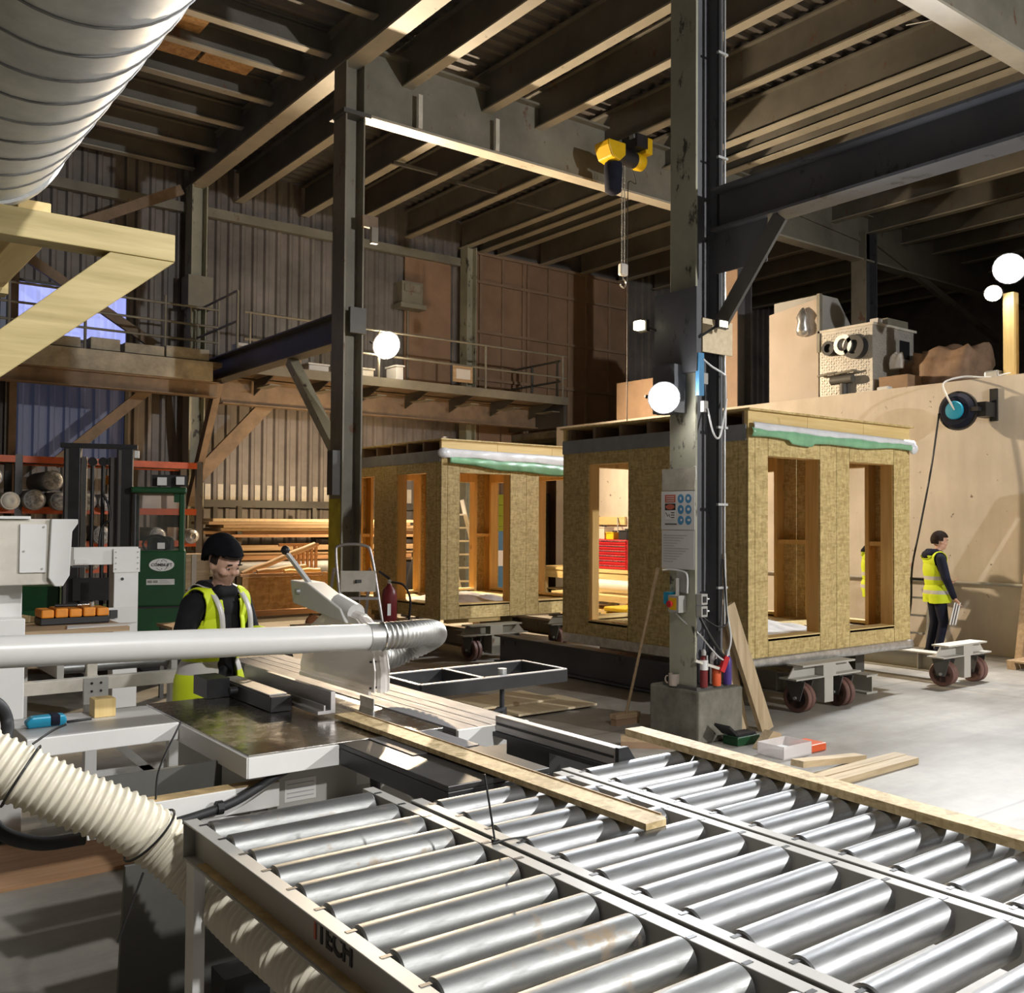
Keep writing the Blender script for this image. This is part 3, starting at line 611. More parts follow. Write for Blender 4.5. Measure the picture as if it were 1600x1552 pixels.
for (x, y, lab) in ((7.1, 12.6, 'timber support under the back corner of the farther pod'), (9.2, 12.9, 'timber support under the far corner of the farther pod')):
    t = thing('timber_packers', lab, 'timber', (x, y, 0)); B('support', 'old_board', t, (x-.1, x+.1, y, y+.2, 0, .44)); B('packer', 'fresh_timber_x', t, (x-.15, x+.3, y, y+.2, .44, .528))
def cloth(name, label, mat, cx, cy, z, sx, sy, hgt, seed, cat='cloth'):
    R = random.Random(seed); ph = [R.uniform(0, 6) for _ in range(8)]; n = 26; vs = []; fs = []
    for i in range(n+1):
        for j in range(n+1):
            u, v = i/n*2-1, j/n*2-1; rr = 1+.14*math.sin(3*math.atan2(v, u)+ph[0])
            e = max(0, 1-max(abs(u), abs(v))**3)
            h = e*(.35+.65*abs(math.sin(u*5+ph[1]+2*v)*math.cos(v*4+ph[2]+u)))*hgt+.004
            vs.append((cx+u*sx*rr, cy+v*sy*rr, z+h))
    for i in range(n):
        for j in range(n): a = i*(n+1)+j; fs.append((a, a+n+1, a+n+2, a+1))
    o = MB().add(vs, fs).build(name, mat, None, smooth=60); s = o.modifiers.new('s', 'SOLIDIFY'); s.thickness = .004
    return tag(o, label, cat)
cloth('dust_sheet', 'crumpled white dust sheet on the floor of the nearer pod', 'cloth_white', 8.25, 6.75, .675, .7, .55, .10, 1)
cloth('blanket', 'dark brown blanket heaped behind the white dust sheet', 'cloth_brown', 8.5, 7.7, .675, .6, .3, .18, 2)
cloth('dust_sheet', 'crumpled cream sheet on the floor of the farther pod', 'cloth_white', 7.9, 11.6, .675, .6, .6, .12, 4)
tag(B('offcut', 'pale_board', None, (9.0, 9.5, 6.15, 6.6, .672, .70)), 'pale board offcut behind the right window of nearer pod', 'board')
tag(bar('batten', 'fresh_timber_x', None, (7.0, 11.3, .74), (7.0, 12.4, .74), .05, .05), 'pale batten leaning inside the farther pod left window', 'timber') if 0 else None
# ------------------------------------------------------------------ things behind the pods
def drawers(t, mat, x0, x1, y0, y1, z0, z1, n, cols):
    B('body', mat, t, (x0, x1, y0, y1, z0, z1), bev=.006)
    for c in range(cols):
        for k in range(n):
            ya = y0+(y1-y0)*c/cols+.02; yb = y0+(y1-y0)*(c+1)/cols-.02; za = z0+(z1-z0)*k/n+.012; zb = z0+(z1-z0)*(k+1)/n-.012
            dr = B('drawer', mat, t, (x0-.015, x0, ya, yb, za, zb)); B('handle', 'chrome', dr, (x0-.03, x0-.015, ya+.01, yb-.01, zb-.022, zb-.008))
tc = thing('tool_chest', 'red tool chest with many drawers on the far bench', 'tool chest', (12.9, 14.0, .92)); drawers(tc, 'red_paint', 12.65, 13.15, 13.2, 14.8, .92, 1.48, 6, 2)
bn = thing('workbench', 'long pale timber bench under the red tool chest', 'bench', (12.9, 14.2, 0))
for k in range(3): B('top_board', 'fresh_timber_y', bn, (12.45+k*.27, 12.71+k*.27, 12.6, 15.6, .86, .915))
B('apron', 'fresh_timber_y', bn, (12.47, 12.52, 12.65, 15.55, .7, .855))
for y in (12.7, 14.1, 15.45): B('leg', 'fresh_timber_z', bn, (12.5, 12.6, y, y+.1, 0, .7)); B('leg', 'fresh_timber_z', bn, (13.1, 13.2, y, y+.1, 0, .855))
B('shelf', 'osb_light', bn, (12.55, 13.2, 12.7, 15.5, .45, .47))
R_ = random.Random(4)
for i, (y, w, h, m_, lab) in enumerate(((13.4, .22, .16, 'black_plastic', 'black tool box on the right end of red tool chest'), (13.75, .2, .12, 'yellow_paint', 'small yellow case on the red tool chest'), (14.05, .3, .22, 'beige_panel', 'beige carton in the middle of red tool chest top'), (14.45, .35, .1, 'black_steel', 'flat dark tray on the left end of red tool chest'))):
    t = thing('tool_case', lab, 'box', (12.9, y, 1.48)); B('body', m_, t, (12.72, 12.98, y-w/2, y+w/2, 1.482, 1.482+h), bev=.01); B('lid', m_, t, (12.71, 12.99, y-w/2-.01, y+w/2+.01, 1.482+h, 1.50+h)); B('handle', 'black_plastic', t, (12.83, 12.87, y-.05, y+.05, 1.50+h, 1.53+h))
hb = thing('hook_board', 'timber board with hook fixed to the concrete wall above red chest', 'board', (13.46, 14.5, 1.85)); B('board', 'fresh_timber_y', hb, (13.45, 13.497, 14.1, 15.6, 1.76, 1.92)); rod('hook', 'galvanised', hb, (13.44, 14.3, 1.9), (13.36, 14.2, 1.6), .012, 6)
pr = thing('paper_roll', 'white roll with dark core lying on timber below red chest', 'roll', (11.6, 12.0, .5)); MB().lathe([(.04, 0), (.11, 0), (.11, 1.2), (.04, 1.2)], (11.35, 11.45, .72), 24, 'y').build('roll', 'paper_roll', pr, smooth=40); MB().cyl((11.35, 11.44, .72), (11.35, 12.66, .72), .04, 14).build('core', 'black_plastic', pr)
tb = thing('timber_trestle', 'stack of pale timber carrying the white roll', 'timber', (11.4, 12.1, 0))
for k in range(5): B('plank', 'fresh_timber_y', tb, (11.0, 11.75, 11.3, 13.4, .12*k+.01, .12*k+.11)) if k % 2 == 0 else [B('spacer', 'old_board', tb, (11.0, 11.75, y, y+.1, .12*k-.01, .12*k+.01+.0)) for y in (11.5, 12.4, 13.1)]
for k, y in ((1, 11.5), (1, 13.0), (3, 11.5), (3, 13.0)): B('bearer', 'old_board', tb, (11.0, 11.75, y, y+.15, .12*k-.01, .12*k+.13))
for i, (x, y, z, m_, lab) in enumerate(((10.6, 11.0, .0, 'yellow_paint', 'yellow case on the floor below the white roll'), (9.9, 13.6, .0, 'yellow_paint', 'yellow case seen through the right door of farther pod'))):
    t = thing('tool_case', lab, 'case', (x, y, 0)); B('body', m_, t, (x-.3, x+.3, y-.25, y+.25, .0, .42), bev=.03); B('lid', m_, t, (x-.31, x+.31, y-.26, y+.26, .425, .50), bev=.02); B('handle', 'black_plastic', t, (x-.1, x+.1, y-.28, y-.26, .36, .40))
cloth('plastic_heap', 'heap of clear plastic film behind the nearer pod window', 'film', 9.6, 9.4, .0, .6, .45, .75, 7, 'plastic film')
cab = thing('metal_cabinet', 'blue metal cabinet with white label seen through farther pod', 'cabinet', (12.3, 16.3, 0)); B('body', 'blue_paint', cab, (11.0, 12.0, 15.2, 15.7, .05, 1.62), bev=.01); B('door', 'blue_paint', cab, (11.02, 11.49, 15.185, 15.2, .1, 1.58)); B('door', 'blue_paint', cab, (11.51, 11.98, 15.185, 15.2, .1, 1.58)); B('label_plate', 'paper', cab, (11.12, 11.38, 15.18, 15.185, .95, 1.25)); B('plinth', 'black_steel', cab, (11.02, 11.98, 15.22, 15.68, 0, .05))
yd = thing('roller_door', 'yellow green panel on back wall seen through the pod', 'panel', (12.4, 18.2, 1.4)); 
for k in range(4): B('slat', 'yellow_panel', yd, (12.6, 14.8, 18.26, 18.32, 1.45+.25*k, 1.69+.25*k))
B('frame', 'beam_dark', yd, (12.52, 12.6, 18.2, 18.33, 0, 2.5), (14.8, 14.88, 18.2, 18.33, 0, 2.5)); B('lower_panel', 'membrane', yd, (12.6, 14.8, 18.28, 18.32, 0, 1.44))
ld = thing('ladder', 'white ladder with wide rungs leaning behind the farther pod', 'ladder', (9.9, 14.6, 0))
for s_ in (0, 1): bar('stile', 'white_paint', ld, (9.92+.36*s_, 14.45-.2*s_, 0), (9.62+.36*s_, 14.95-.2*s_, 2.2), .03, .07)
for k in range(8): z = .25+k*.24; f = z/2.2; bar('rung', 'white_paint', ld, (9.92-.3*f, 14.45+.5*f, z), (10.28-.3*f, 14.25+.5*f, z), .08, .03)
ws = thing('wall_duct', 'dark sloping pipe behind the farther pod ladder', 'pipe', (10, 15.5, 2)); MB().tube(crv([(9.2, 15.4, 0.05), (9.4, 15.4, 1.0), (9.9, 15.5, 2.0), (10.2, 15.6, 3.4)], 6), .09, 12).build('pipe', 'black_plastic', ws, smooth=60)
# hoist
h = thing('chain_hoist', 'yellow electric chain hoist hanging under a roof joist', 'hoist', (10.95, 11.3, 7.75))
B('trolley', 'black_steel', h, (10.83, 11.07, 11.1, 11.6, 7.82, 8.03)); [B('track_wheel', 'galvanised', h, (10.8, 11.1, y, y+.1, 7.96, 8.02)) for y in (11.15, 11.45)]
MB().prism([(-.2, .05), (-.12, -.12), (.05, -.16), (.17, -.05), (.17, .14), (-.2, .14)], (10.42, 11.1, 7.66), (.0, .34, 0), (1, 0, 0), (0, 0, 1)).build('gearbox', 'yellow_paint', h, bev=.02)
MB().cyl((10.58, 11.3, 7.68), (10.95, 11.3, 7.66), .13, 20).build('motor', 'black_steel', h, smooth=40); MB().lathe([(.13, 0), (.14, .04), (.13, .18), (.08, .22)], (10.95, 11.3, 7.66), 20, 'x').build('motor_cover', 'yellow_paint', h, smooth=50)
B('control_box', 'yellow_paint', h, (11.05, 11.2, 11.12, 11.3, 7.76, 8.02), bev=.01); MB().lathe([(.05, -.5), (.13, -.45), (.15, -.1), (.14, 0)], (10.48, 11.28, 7.5), 14, 'z').build('chain_bag', 'navy', h, smooth=60)
def chain(mb, x, y, z0, z1, s=.045):
    n = int((z1-z0)/s)
    for k in range(n):
        z = z0+k*s; a = (k % 2)*math.pi/2
        mb.tube([(x+.012*math.cos(a)*math.cos(t), y+.012*math.sin(a)*math.cos(t), z+.03*math.sin(t)) for t in [i*math.pi/4 for i in range(9)]], .0045, 5, False)
    return mb
ch = chain(chain(MB(), 10.67, 11.28, 5.92, 7.55), 10.73, 11.28, 5.92, 7.55).build('chain', 'galvanised', h); ch['kind'] = 'stuff'
B('hook_block', 'white_paint', h, (10.63, 10.78, 11.23, 11.33, 5.74, 5.94), bev=.03)
MB().tube([(10.705+.065*math.cos(t), 11.28, 5.62+.065*math.sin(t)) for t in [1.6-.3*i for i in range(16)]]+[], .015, 8).build('hook', 'chrome', h, smooth=60); rod('hook_shank', 'chrome', h, (10.705, 11.28, 5.68), (10.705, 11.28, 5.75), .014, 8)
wire('pendant_cable', 'cable', h, [(10.9, 11.3, 7.55), (11.0, 11.3, 7.3), (10.85, 11.3, 7.3), (10.82, 11.3, 7.0), (10.82, 11.3, 5.0), (10.82, 11.3, 3.4)], .008, 6)
# ------------------------------------------------------------------ on and above the concrete wall
bm_ = thing('beige_cabinet', 'tall beige cabinet with sloping top behind the concrete wall', 'cabinet', (14.6, 10.5, 3.86))
MB().prism([(9.98, 3.87), (11.0, 3.87), (11.0, 5.5), (10.02, 5.62), (9.98, 5.62)], (14.0, 0, 0), (.05, 0, 0), (0, 1, 0), (0, 0, 1)).build('side_panel', 'beige_panel', bm_)
MB().prism([(14.05, 3.87), (15.6, 3.87), (15.6, 5.2), (15.0, 5.2), (14.55, 5.7), (14.05, 5.7)], (0, 9.98, 0), (0, .95, 0), (1, 0, 0), (0, 0, 1)).build('body', 'grey_paint', bm_); B('edge_post', 'beam_paint', bm_, (13.98, 14.06, 9.94, 10.0, 4.7, 5.7))
MB().lathe([(.02, 0), (.1, .03), (.13, .12), (.09, .25), (.12, .34), (.06, .45), (.02, .5)], (13.95, 10.25, 5.0), 12, 'z').build('foil_sleeve', 'foil', bm_, smooth=60)
dp = thing('chequer_plate_unit', 'chequer plate pump unit with round ports on top of wall', 'machine', (14.5, 9.4, 3.86))
B('front_panel', 'diamond_grey', dp, (14.0, 14.03, 9.0, 9.95, 3.9, 5.02)); B('side_panel', 'diamond_grey', dp, (14.0, 15.2, 8.96, 9.0, 3.9, 5.02)); B('body', 'grey_paint', dp, (14.03, 15.2, 9.0, 9.95, 3.87, 5.0)); B('top', 'dusty_white', dp, (13.98, 15.25, 8.93, 9.98, 5.02, 5.06))
tr = MB()
for i in range(20):
    for j in range(24):
        z = 3.93+j*.045; c = .018*(1 if (i+j) % 2 else -1); y = 9.03+i*.046
        tr.add([(13.997, y-.014, z-c), (13.997, y+.014, z+c), (13.990, y, z), (13.997, y-.009, z-c+.008), (13.997, y+.014, z+c-.008)], [(0, 1, 2), (3, 2, 4)])
        x = 14.03+i*.058; tr.add([(x-.016, 8.957, z-c), (x+.016, 8.957, z+c), (x, 8.950, z)], [(0, 1, 2)])
tr.build('tread_pattern', 'diamond_grey', dp, kind='stuff')
for (y, z, rr, m_) in ((9.70, 4.72, .12, 'black_plastic'), (9.42, 4.74, .17, 'galvanised'), (9.22, 4.68, .19, 'black_steel')): MB().lathe([(rr*.6, .05), (rr*.6, 0), (rr, 0), (rr, .16), (rr*.9, .16)], (13.86, y, z), 20, 'x').build('port', m_, dp, smooth=40)
B('window', 'black_plastic', dp, (14.75, 15.05, 8.94, 8.96, 4.55, 4.85)); B('window_frame', 'grey_paint', dp, (14.72, 15.08, 8.945, 8.958, 4.52, 4.88))
for s in (0, .35): MB().tube(crv([(13.98, 9.9-s, 4.3), (13.9, 9.9-s, 4.28), (13.9, 9.6-s, 4.30), (13.98, 9.55-s, 4.28)], 5), .02, 8).build('handle_bar', 'beam_paint', dp, smooth=60)
MB().cyl((13.93, 9.45, 3.88), (13.93, 9.45, 4.15), .06, 12).cyl((13.9, 9.25, 4.17), (13.9, 9.65, 4.17), .07, 14).build('valve', 'beam_dark', dp, smooth=40)
B('switch_box', 'white_paint', dp, (14.3, 14.42, 9.05, 9.2, 5.06, 5.18)); B('control_unit', 'beam_paint', dp, (14.5, 15.1, 9.0, 9.3, 5.06, 5.2))
def heap(name, label, cat, mat, cx, cy, z, rx, ry, h, seed):
    R = random.Random(seed); bm = bmesh.new(); bmesh.ops.create_icosphere(bm, subdivisions=4, radius=1)
    ph = [R.uniform(0, 6) for _ in range(9)]
    for v in bm.verts:
        n_ = v.co.copy(); q = max(abs(n_.x), abs(n_.y), abs(n_.z)); n_ = n_/(q**.6)
        w = 1+.05*math.sin(n_.x*5+ph[0])+.05*math.sin(n_.y*7+ph[1]+n_.z*3)+.03*math.sin(n_.z*11+ph[2]+n_.x*6)
        v.co = Vector((cx+n_.x*rx*w, cy+n_.y*ry*w, z+max(0, (n_.z+.8)/1.8)*h*w))
    me = bpy.data.meshes.new(name); bm.to_mesh(me); bm.free(); return tag(put(name, me, mat, None, 60), label, cat)
heap('wrapped_load', 'brown sheeted load on the wall right of chequer plate unit', 'load', 'tarp_brown', 14.9, 8.1, 3.865, .5, .55, .75, 1)
heap('wrapped_load', 'low olive sheeted bundle left of the brown load', 'load', 'tarp_brown', 15.1, 8.8, 3.865, .35, .4, .62, 2)
heap('plastic_bag', 'small white bag beside the chequer plate unit', 'bag', 'cloth_white', 14.3, 8.72, 4.3, .06, .12, .25, 3)
tag(B('pallet_box', 'cardboard', None, (14.0, 14.7, 8.35, 8.85, 3.865, 4.15), bev=.01), 'brown carton carrying the small white bag', 'box'); 
tag(B('work_lamp', 'white_sheet', None, (13.62, 13.75, 8.45, 8.65, 3.872, 3.94), bev=.02), 'small white block lying on the wall top', 'block')
# hose reel
hr = thing('hose_reel', 'dark blue hose reel with bright blue hub on the concrete wall', 'hose reel', (13.3, 7.1, 3.4))
MB().lathe([(.05, -.1), (.2, -.09), (.25, -.04), (.25, .05), (.2, .1), (.05, .1)], (13.18, 7.1, 3.4), 28, 'x').build('drum', 'navy', hr, smooth=40); MB().lathe([(.02, -.03), (.12, -.02), (.13, 0), (.13, .02)], (13.07, 7.1, 3.4), 20, 'x').build('hub', 'blue_tool', hr, smooth=40)
MB().lathe([(.255, -.03), (.275, -.03), (.275, .03), (.255, .03)], (13.18, 7.1, 3.4), 28, 'x').build('rim', 'black_plastic', hr, smooth=40); B('wall_bracket', 'black_steel', hr, (13.2, 13.495, 6.72, 6.9, 3.3, 3.5)); B('arm', 'black_steel', hr, (13.1, 13.3, 6.78, 7.1, 3.37, 3.43)); B('wall_plate', 'black_steel', hr, (13.46, 13.5, 6.7, 6.8, 3.25, 3.7))
wire('feed_cable', 'white_cable', hr, [(13.05, 7.08, 3.4), (13.05, 7.2, 3.62), (13.2, 7.32, 3.82), (13.5, 7.2, 3.92), (13.6, 6.9, 3.89), (13.66, 6.6, 3.92)], .014, 8)
wire('hose', 'cable', hr, [(13.12, 7.35, 3.38), (13.03, 7.42, 2.6), (12.97, 7.55, 1.8), (12.92, 7.65, 1.2), (12.9, 7.66, .7), (12.88, 7.72, .25), (12.6, 7.6, .02)], .016, 8)
tag(B('pipe_fitting', 'galvanised', None, (13.6, 13.75, 6.75, 6.95, 3.872, 3.98), bev=.02), 'small grey fitting on wall top beside the timber post', 'fitting')
# right edge: boards leaning on the wall
lb = thing('shuttering_panel', 'brown timber panel leaning against the wall at right edge', 'panel', (13.2, 6.0, 0))
bar('stile', 'old_board', lb, (12.85, 6.12, 0.02), (13.38, 6.12, 2.3), .09, .12); bar('stile', 'old_board', lb, (12.85, 5.0, 0.02), (13.38, 5.0, 2.3), .09, .12)
for z in (.12, .42, 1.2, 2.1): bar('rail', 'old_board', lb, (12.87+z*.23, 5.0, z), (12.87+z*.23, 6.08, z), .06, .1)
bar('back_sheet', 'cardboard', lb, (12.96, 5.55, .05), (13.46, 5.55, 2.2), 1.1, .015, up=(-1, 0, .2))
t = thing('pallet', 'low timber pallet on the floor at the right edge', 'pallet', (12.3, 5.4, 0))
for k in range(4): B('slat', 'old_board', t, (12.35+k*.12, 12.44+k*.12, 4.6, 6.05, .09, .11))
for y in (4.65, 5.3, 5.95): B('bearer', 'old_board', t, (12.35, 12.8, y, y+.09, 0, .09))
# ================================================================== FOREGROUND: ROLLER CONVEYORS
PITCH = .1572
def conveyor(label, xl, xr, yfirst, yend, mat, legs, text_=False):
    t = thing('roller_conveyor', label, 'conveyor', ((xl+xr)/2, (yfirst+yend)/2, 0), 'roller conveyor lanes')
    y1 = yfirst+.08; n = int((yfirst-yend)/PITCH)
    for s, x in ((-1, xl), (1, xr)):
        m = MB(); m.prism([(0, 0), (.042, 0), (.042, -.115), (0, -.115), (0, -.109), (.036, -.109), (.036, -.006), (0, -.006)] if s < 0 else [(0, 0), (.042, 0), (.042, -.006), (.006, -.006), (.006, -.109), (.042, -.109), (.042, -.115), (0, -.115)], (x-(.042 if s < 0 else 0), y1, .88), (0, yend-y1, 0), (1, 0, 0), (0, 0, 1))
        rail = m.build('side_rail', 'grey_paint', t, bev=.0015)
        sl = MB(); 
        B('end_plate', 'grey_paint', rail, (x-.042 if s < 0 else x, x if s < 0 else x+.042, y1-.004, y1, .765, .88)) if s < 0 else None
        a = MB().box(-.016, .010, -.006, .006, -.004, .0012).mesh('axle_slot'); a.materials.append(MATS['black_steel'])
        for k in range(n):
            o = put('axle_slot', a, None, rail); o.location = (x-.004 if s < 0 else x+.018, yfirst-PITCH*k, .88)
    R_ = .047; xa, xb = xl+.012, xr-.012; L = xb-xa
    prof = [(.014, .004), (.030, .004), (.030, .0), (R_-.004, .0), (R_, .004), (R_, L-.004), (R_-.004, L), (.030, L), (.030, L-.004), (.014, L-.004)]
    me = MB().lathe(prof, (0, 0, 0), 28, 'x').mesh('roller'); me.materials.append(MATS[mat]); me.polygons.foreach_set('use_smooth', [True]*len(me.polygons)); me.set_sharp_from_angle(angle=math.radians(35))
    ec = MB().lathe([(.006, 0), (.028, .001), (.028, .006)], (-.002, 0, 0), 16, 'x').lathe([(.028, 0), (.028, .006), (.006, .006)], (L-.004, 0, 0), 16, 'x').mesh('bearing'); ec.materials.append(MATS['black_plastic'])
    ax = MB().cyl((-.016, 0, 0), (L+.016, 0, 0), .006, 8).mesh('axle'); ax.materials.append(MATS['black_steel'])
    for k in range(n):
        o = put('roller', me, None, t); o.location = (xa, yfirst-PITCH*k, .840)
        for q, nm in ((ec, 'bearing'), (ax, 'axle')): c = put(nm, q, None, None); c.parent = o
    for y in legs:
        for x in (xl-.038, xr+.002):
            B('leg', 'white_paint', t, (x, x+.036, y-.07, y, .02, .765), bev=.002); B('foot', 'grey_paint', t, (x-.004, x+.04, y-.09, y+.02, 0, .02))
        B('cross_bar', 'grey_paint', t, (xl, xr, y-.05, y-.01, .62, .68))
    return t
cA = conveyor('leftmost roller lane with dirty stained rollers and lettered side rail', 1.054, 1.628, 2.92, .35, 'roller_old', (2.98, .6))
text('lettering', 'TECH', 'print_black', cA, .070, (1.046, 2.055, .825), (0, -1, 0), (0, 0, 1), .002, .0018)
text('lettering', 'i', 'print_red', cA, .070, (1.046, 2.156, .825), (0, -1, 0), (0, 0, 1), .002, .0018)
MB().box(1.02, 1.05, .5, 2.9, .771, .7735).build('saw_dust', 'saw_dust', cA)
cB = conveyor('middle roller lane with bright clean rollers', 1.733, 2.30, 2.706, .2, 'roller_new', (2.5, .5))
cC = conveyor('rightmost roller lane under the strand board strip', 2.402, 2.975, 2.731, .2, 'roller_new', (2.5, .5))
for i, (x, y) in enumerate(((1.66, 2.27),)):
    t = thing('cable_tie', 'upright black cable tie joining the left and middle lanes', 'cable tie', (1.67, 2.27, .88)); wire('tail', 'cable', t, [(1.66, 2.27, .885), (1.655, 2.29, .98), (1.65, 2.31, 1.07)], .003, 5); wire('loop', 'cable', t, [(1.645, 2.26, .886), (1.70, 2.255, .889), (1.76, 2.25, .886)], .003, 5); B('head', 'cable', t, (1.652, 1.668, 2.262, 2.278, .881, .893))
st = thing('strand_board_strip', 'long narrow strand board strip lying along the rightmost lane', 'board', (2.9, 2, .887))
MB().bar((2.965, 3.05, .904), (2.79, .55, .904), .095, .03).build('strip', 'osb_light', st, bev=.001)
st = thing('board_strip', 'narrow pale board strip from saw fence onto the middle lane', 'board', (2.1, 3, .887)); MB().prism([(-.05, 0), (.035, 0), (.05, .02), (.05, 2.02), (-.05, 2.02)], (2.125, 2.08, .888), (0, 0, .02), (1, 0, 0), (0, 1, 0)).build('strip', 'osb_light', st)
MB().box(2.176, 2.182, 2.12, 4.1, .888, .912).build('edge', 'old_board', st)
# ================================================================== PANEL SAW
S = thing('panel_saw', 'sliding table panel saw with white cabinet and clear blade guard', 'panel saw', (2.0, 4.2, 0))
tt = B('table_top', 'cast_iron', S, (1.492, 2.40, 3.68, 5.0, .845, .88), bev=.003)
B('apron', 'white_paint', S, (1.488, 1.88, 3.668, 3.682, .79, .872), bev=.002); B('apron', 'white_paint', S, (1.482, 1.494, 3.672, 5.0, .79, .872), bev=.002)
ex = B('extension_table', 'white_paint', S, (.85, 1.482, 4.47, 4.96, .80, .88), bev=.004)
B('outfeed_table', 'black_table', S, (1.88, 2.335, 2.85, 3.665, .86, .88), bev=.003); of = B('outfeed_frame', 'black_steel', S, (1.88, 2.335, 2.85, 3.665, .79, .859), bev=.003); MB().lathe([(.0, 0), (.009, 0), (.009, -.004), (.0, -.004)], (1.93, 2.848, .825), 10, 'y').build('bolt', 'chrome', of)
B('outfeed_plate', 'table_alu', S, (2.01, 2.33, 3.30, 3.66, .881, .884))
sd = thing('x', '', '') if 0 else None
sl = B('sliding_table', 'table_alu', S, (2.42, 2.80, 3.60, 6.3, .80, .86), bev=.003)
for x, w in ((2.42, .11), (2.536, .07), (2.612, .07), (2.688, .112)): B('ridge', 'table_alu', sl, (x, x+w, 3.60, 6.3, .861, .88), bev=.001)
B('end_cap', 'white_paint', sl, (2.415, 2.805, 3.58, 3.60, .79, .88))
fe = B('rip_fence', 'aluminium', S, (2.085, 2.11, 4.16, 5.22, .90, 1.0), bev=.002); B('fence_foot', 'aluminium', fe, (2.02, 2.085, 4.16, 5.22, .90, .915)); B('fence_lip', 'aluminium', fe, (2.05, 2.058, 4.16, 5.22, .915, .94))
ca = B('fence_carriage', 'black_steel', S, (1.90, 2.01, 4.42, 5.15, .882, .955), bev=.004); B('carriage_top', 'aluminium', ca, (1.91, 2.0, 4.46, 5.1, .956, .962)); B('carriage_arm', 'black_steel', ca, (1.78, 1.90, 4.95, 5.15, .882, .98)); MB().cyl((1.86, 4.85, .93), (1.90, 4.85, .93), .02, 12).build('knob', 'black_plastic', ca)
B('riving_knife', 'galvanised', S, (2.345, 2.35, 4.22, 4.36, .88, .93))
# cabinet under the table
B('cabinet', 'grey_paint', S, (1.62, 2.36, 3.78, 4.9, .12, .79), bev=.006); B('cabinet_base', 'black_steel', S, (1.66, 2.32, 3.82, 4.86, 0, .12))
B('motor_housing', 'dusty_white', S, (1.70, 2.12, 3.42, 3.78, .30, .60), bev=.006); B('housing_lid', 'black_steel', S, (1.76, 2.12, 3.40, 3.42, .50, .59)); B('side_door', 'white_paint', S, (1.55, 1.62, 3.7, 4.5, .1, .62)); B('recess', 'black_plastic', S, (1.25, 1.52, 3.86, 3.9, .28, .58))
for k in range(4): B('rating_line', 'print_grey', S, (1.70, 1.82, 3.777, 3.779, .655+.018*k, .659+.018*k))
B('rating_plate', 'paper', S, (1.69, 1.83, 3.778, 3.780, .64, .73)); B('warning_label', 'paper', S, (2.02, 2.12, 3.778, 3.78, .66, .74)); 
pl = MB().prism([(0, 0), (.34, 0), (.34, .006), (0, .006)], (2.0, 3.55, .765), (.0, -.72, -.13), (1, 0, 0), (0, 0, 1)).build('chute_plate', 'white_paint', S)
bm2 = B('side_arm', 'white_paint', S, (.92, 1.66, 3.76, 3.84, .635, .735), bev=.004); B('arm_top', 'saw_dust', bm2, (.92, 1.66, 3.762, 3.838, .735, .737))
MB().bar((1.2, 3.8, .66), (1.66, 3.8, .56), .06, .05).build('arm_brace', 'white_paint', S)
wire('power_cable', 'rubber', S, [(.97, 3.73, .645), (1.1, 3.733, .65), (1.25, 3.735, .655), (1.45, 3.735, .69), (1.62, 3.74, .76), (1.75, 3.77, .80)], .018, 8, 10)
for x, z in ((1.08, .65), (1.40, .68)): MB().lathe([(.02, -.012), (.027, -.012), (.027, .012), (.02, .012)], (x, 3.735, z), 14, 'x').build('cable_clamp', 'black_plastic', S)
wire('hose_elbow', 'rubber', S, [(1.98, 3.70, .80), (2.03, 3.66, .77), (2.04, 3.65, .70), (2.04, 3.65, .62)], .022, 6, 10)
B('dust_panel', 'dark_panel', S, (1.0, 1.50, 3.98, 4.0, .62, .80)); 
MB().prism([(0, .16), (.02, .62), (.42, .62), (.42, -.02), (.2, .0)], (.95, 3.45, 0), (0, .02, 0), (1, 0, 0), (0, 0, 1)).build('dust_panel', 'dark_panel', S)
B('foot_box', 'white_paint', S, (1.20, 1.42, 2.70, 3.0, .05, .26), bev=.004); B('foot_step', 'black_plastic', S, (1.15, 1.3, 3.0, 3.12, .2, .36))
# blade guard and its extraction
gp = [(4.27, .95), (4.268, 1.06), (4.30, 1.17), (4.37, 1.25), (4.47, 1.30), (4.78, 1.33), (5.0, 1.22), (5.12, 1.0), (5.12, .95)]
gd = MB().prism(gp, (2.375, 0, 0), (.008, 0, 0), (0, 1, 0), (0, 0, 1)).build('blade_guard', 'acrylic', S); MB().prism(gp, (2.455, 0, 0), (.008, 0, 0), (0, 1, 0), (0, 0, 1)).build('guard_side', 'acrylic', gd)
MB().tube([(2.42, a, b) for a, b in gp[:6]], .028, 8).build('guard_rim', 'acrylic', gd); B('guard_slot', 'beige_panel', gd, (2.370, 2.374, 4.62, 4.80, 1.14, 1.185)); rod('bolt', 'black_steel', gd, (2.366, 4.30, 1.10), (2.474, 4.30, 1.10), .006, 6); rod('bolt', 'black_steel', gd, (2.366, 4.30, .97), (2.474, 4.30, .97), .006, 6)
B('guard_skirt', 'acrylic', gd, (2.36, 2.374, 4.3, 5.1, .935, .955))
ah = MB().prism([(4.55, 1.27), (5.2, 1.33), (5.24, 1.46), (5.02, 1.455), (4.62, 1.34)], (2.36, 0, 0), (.11, 0, 0), (0, 1, 0), (0, 0, 1)).build('guard_arm', 'white_paint', S, bev=.006)
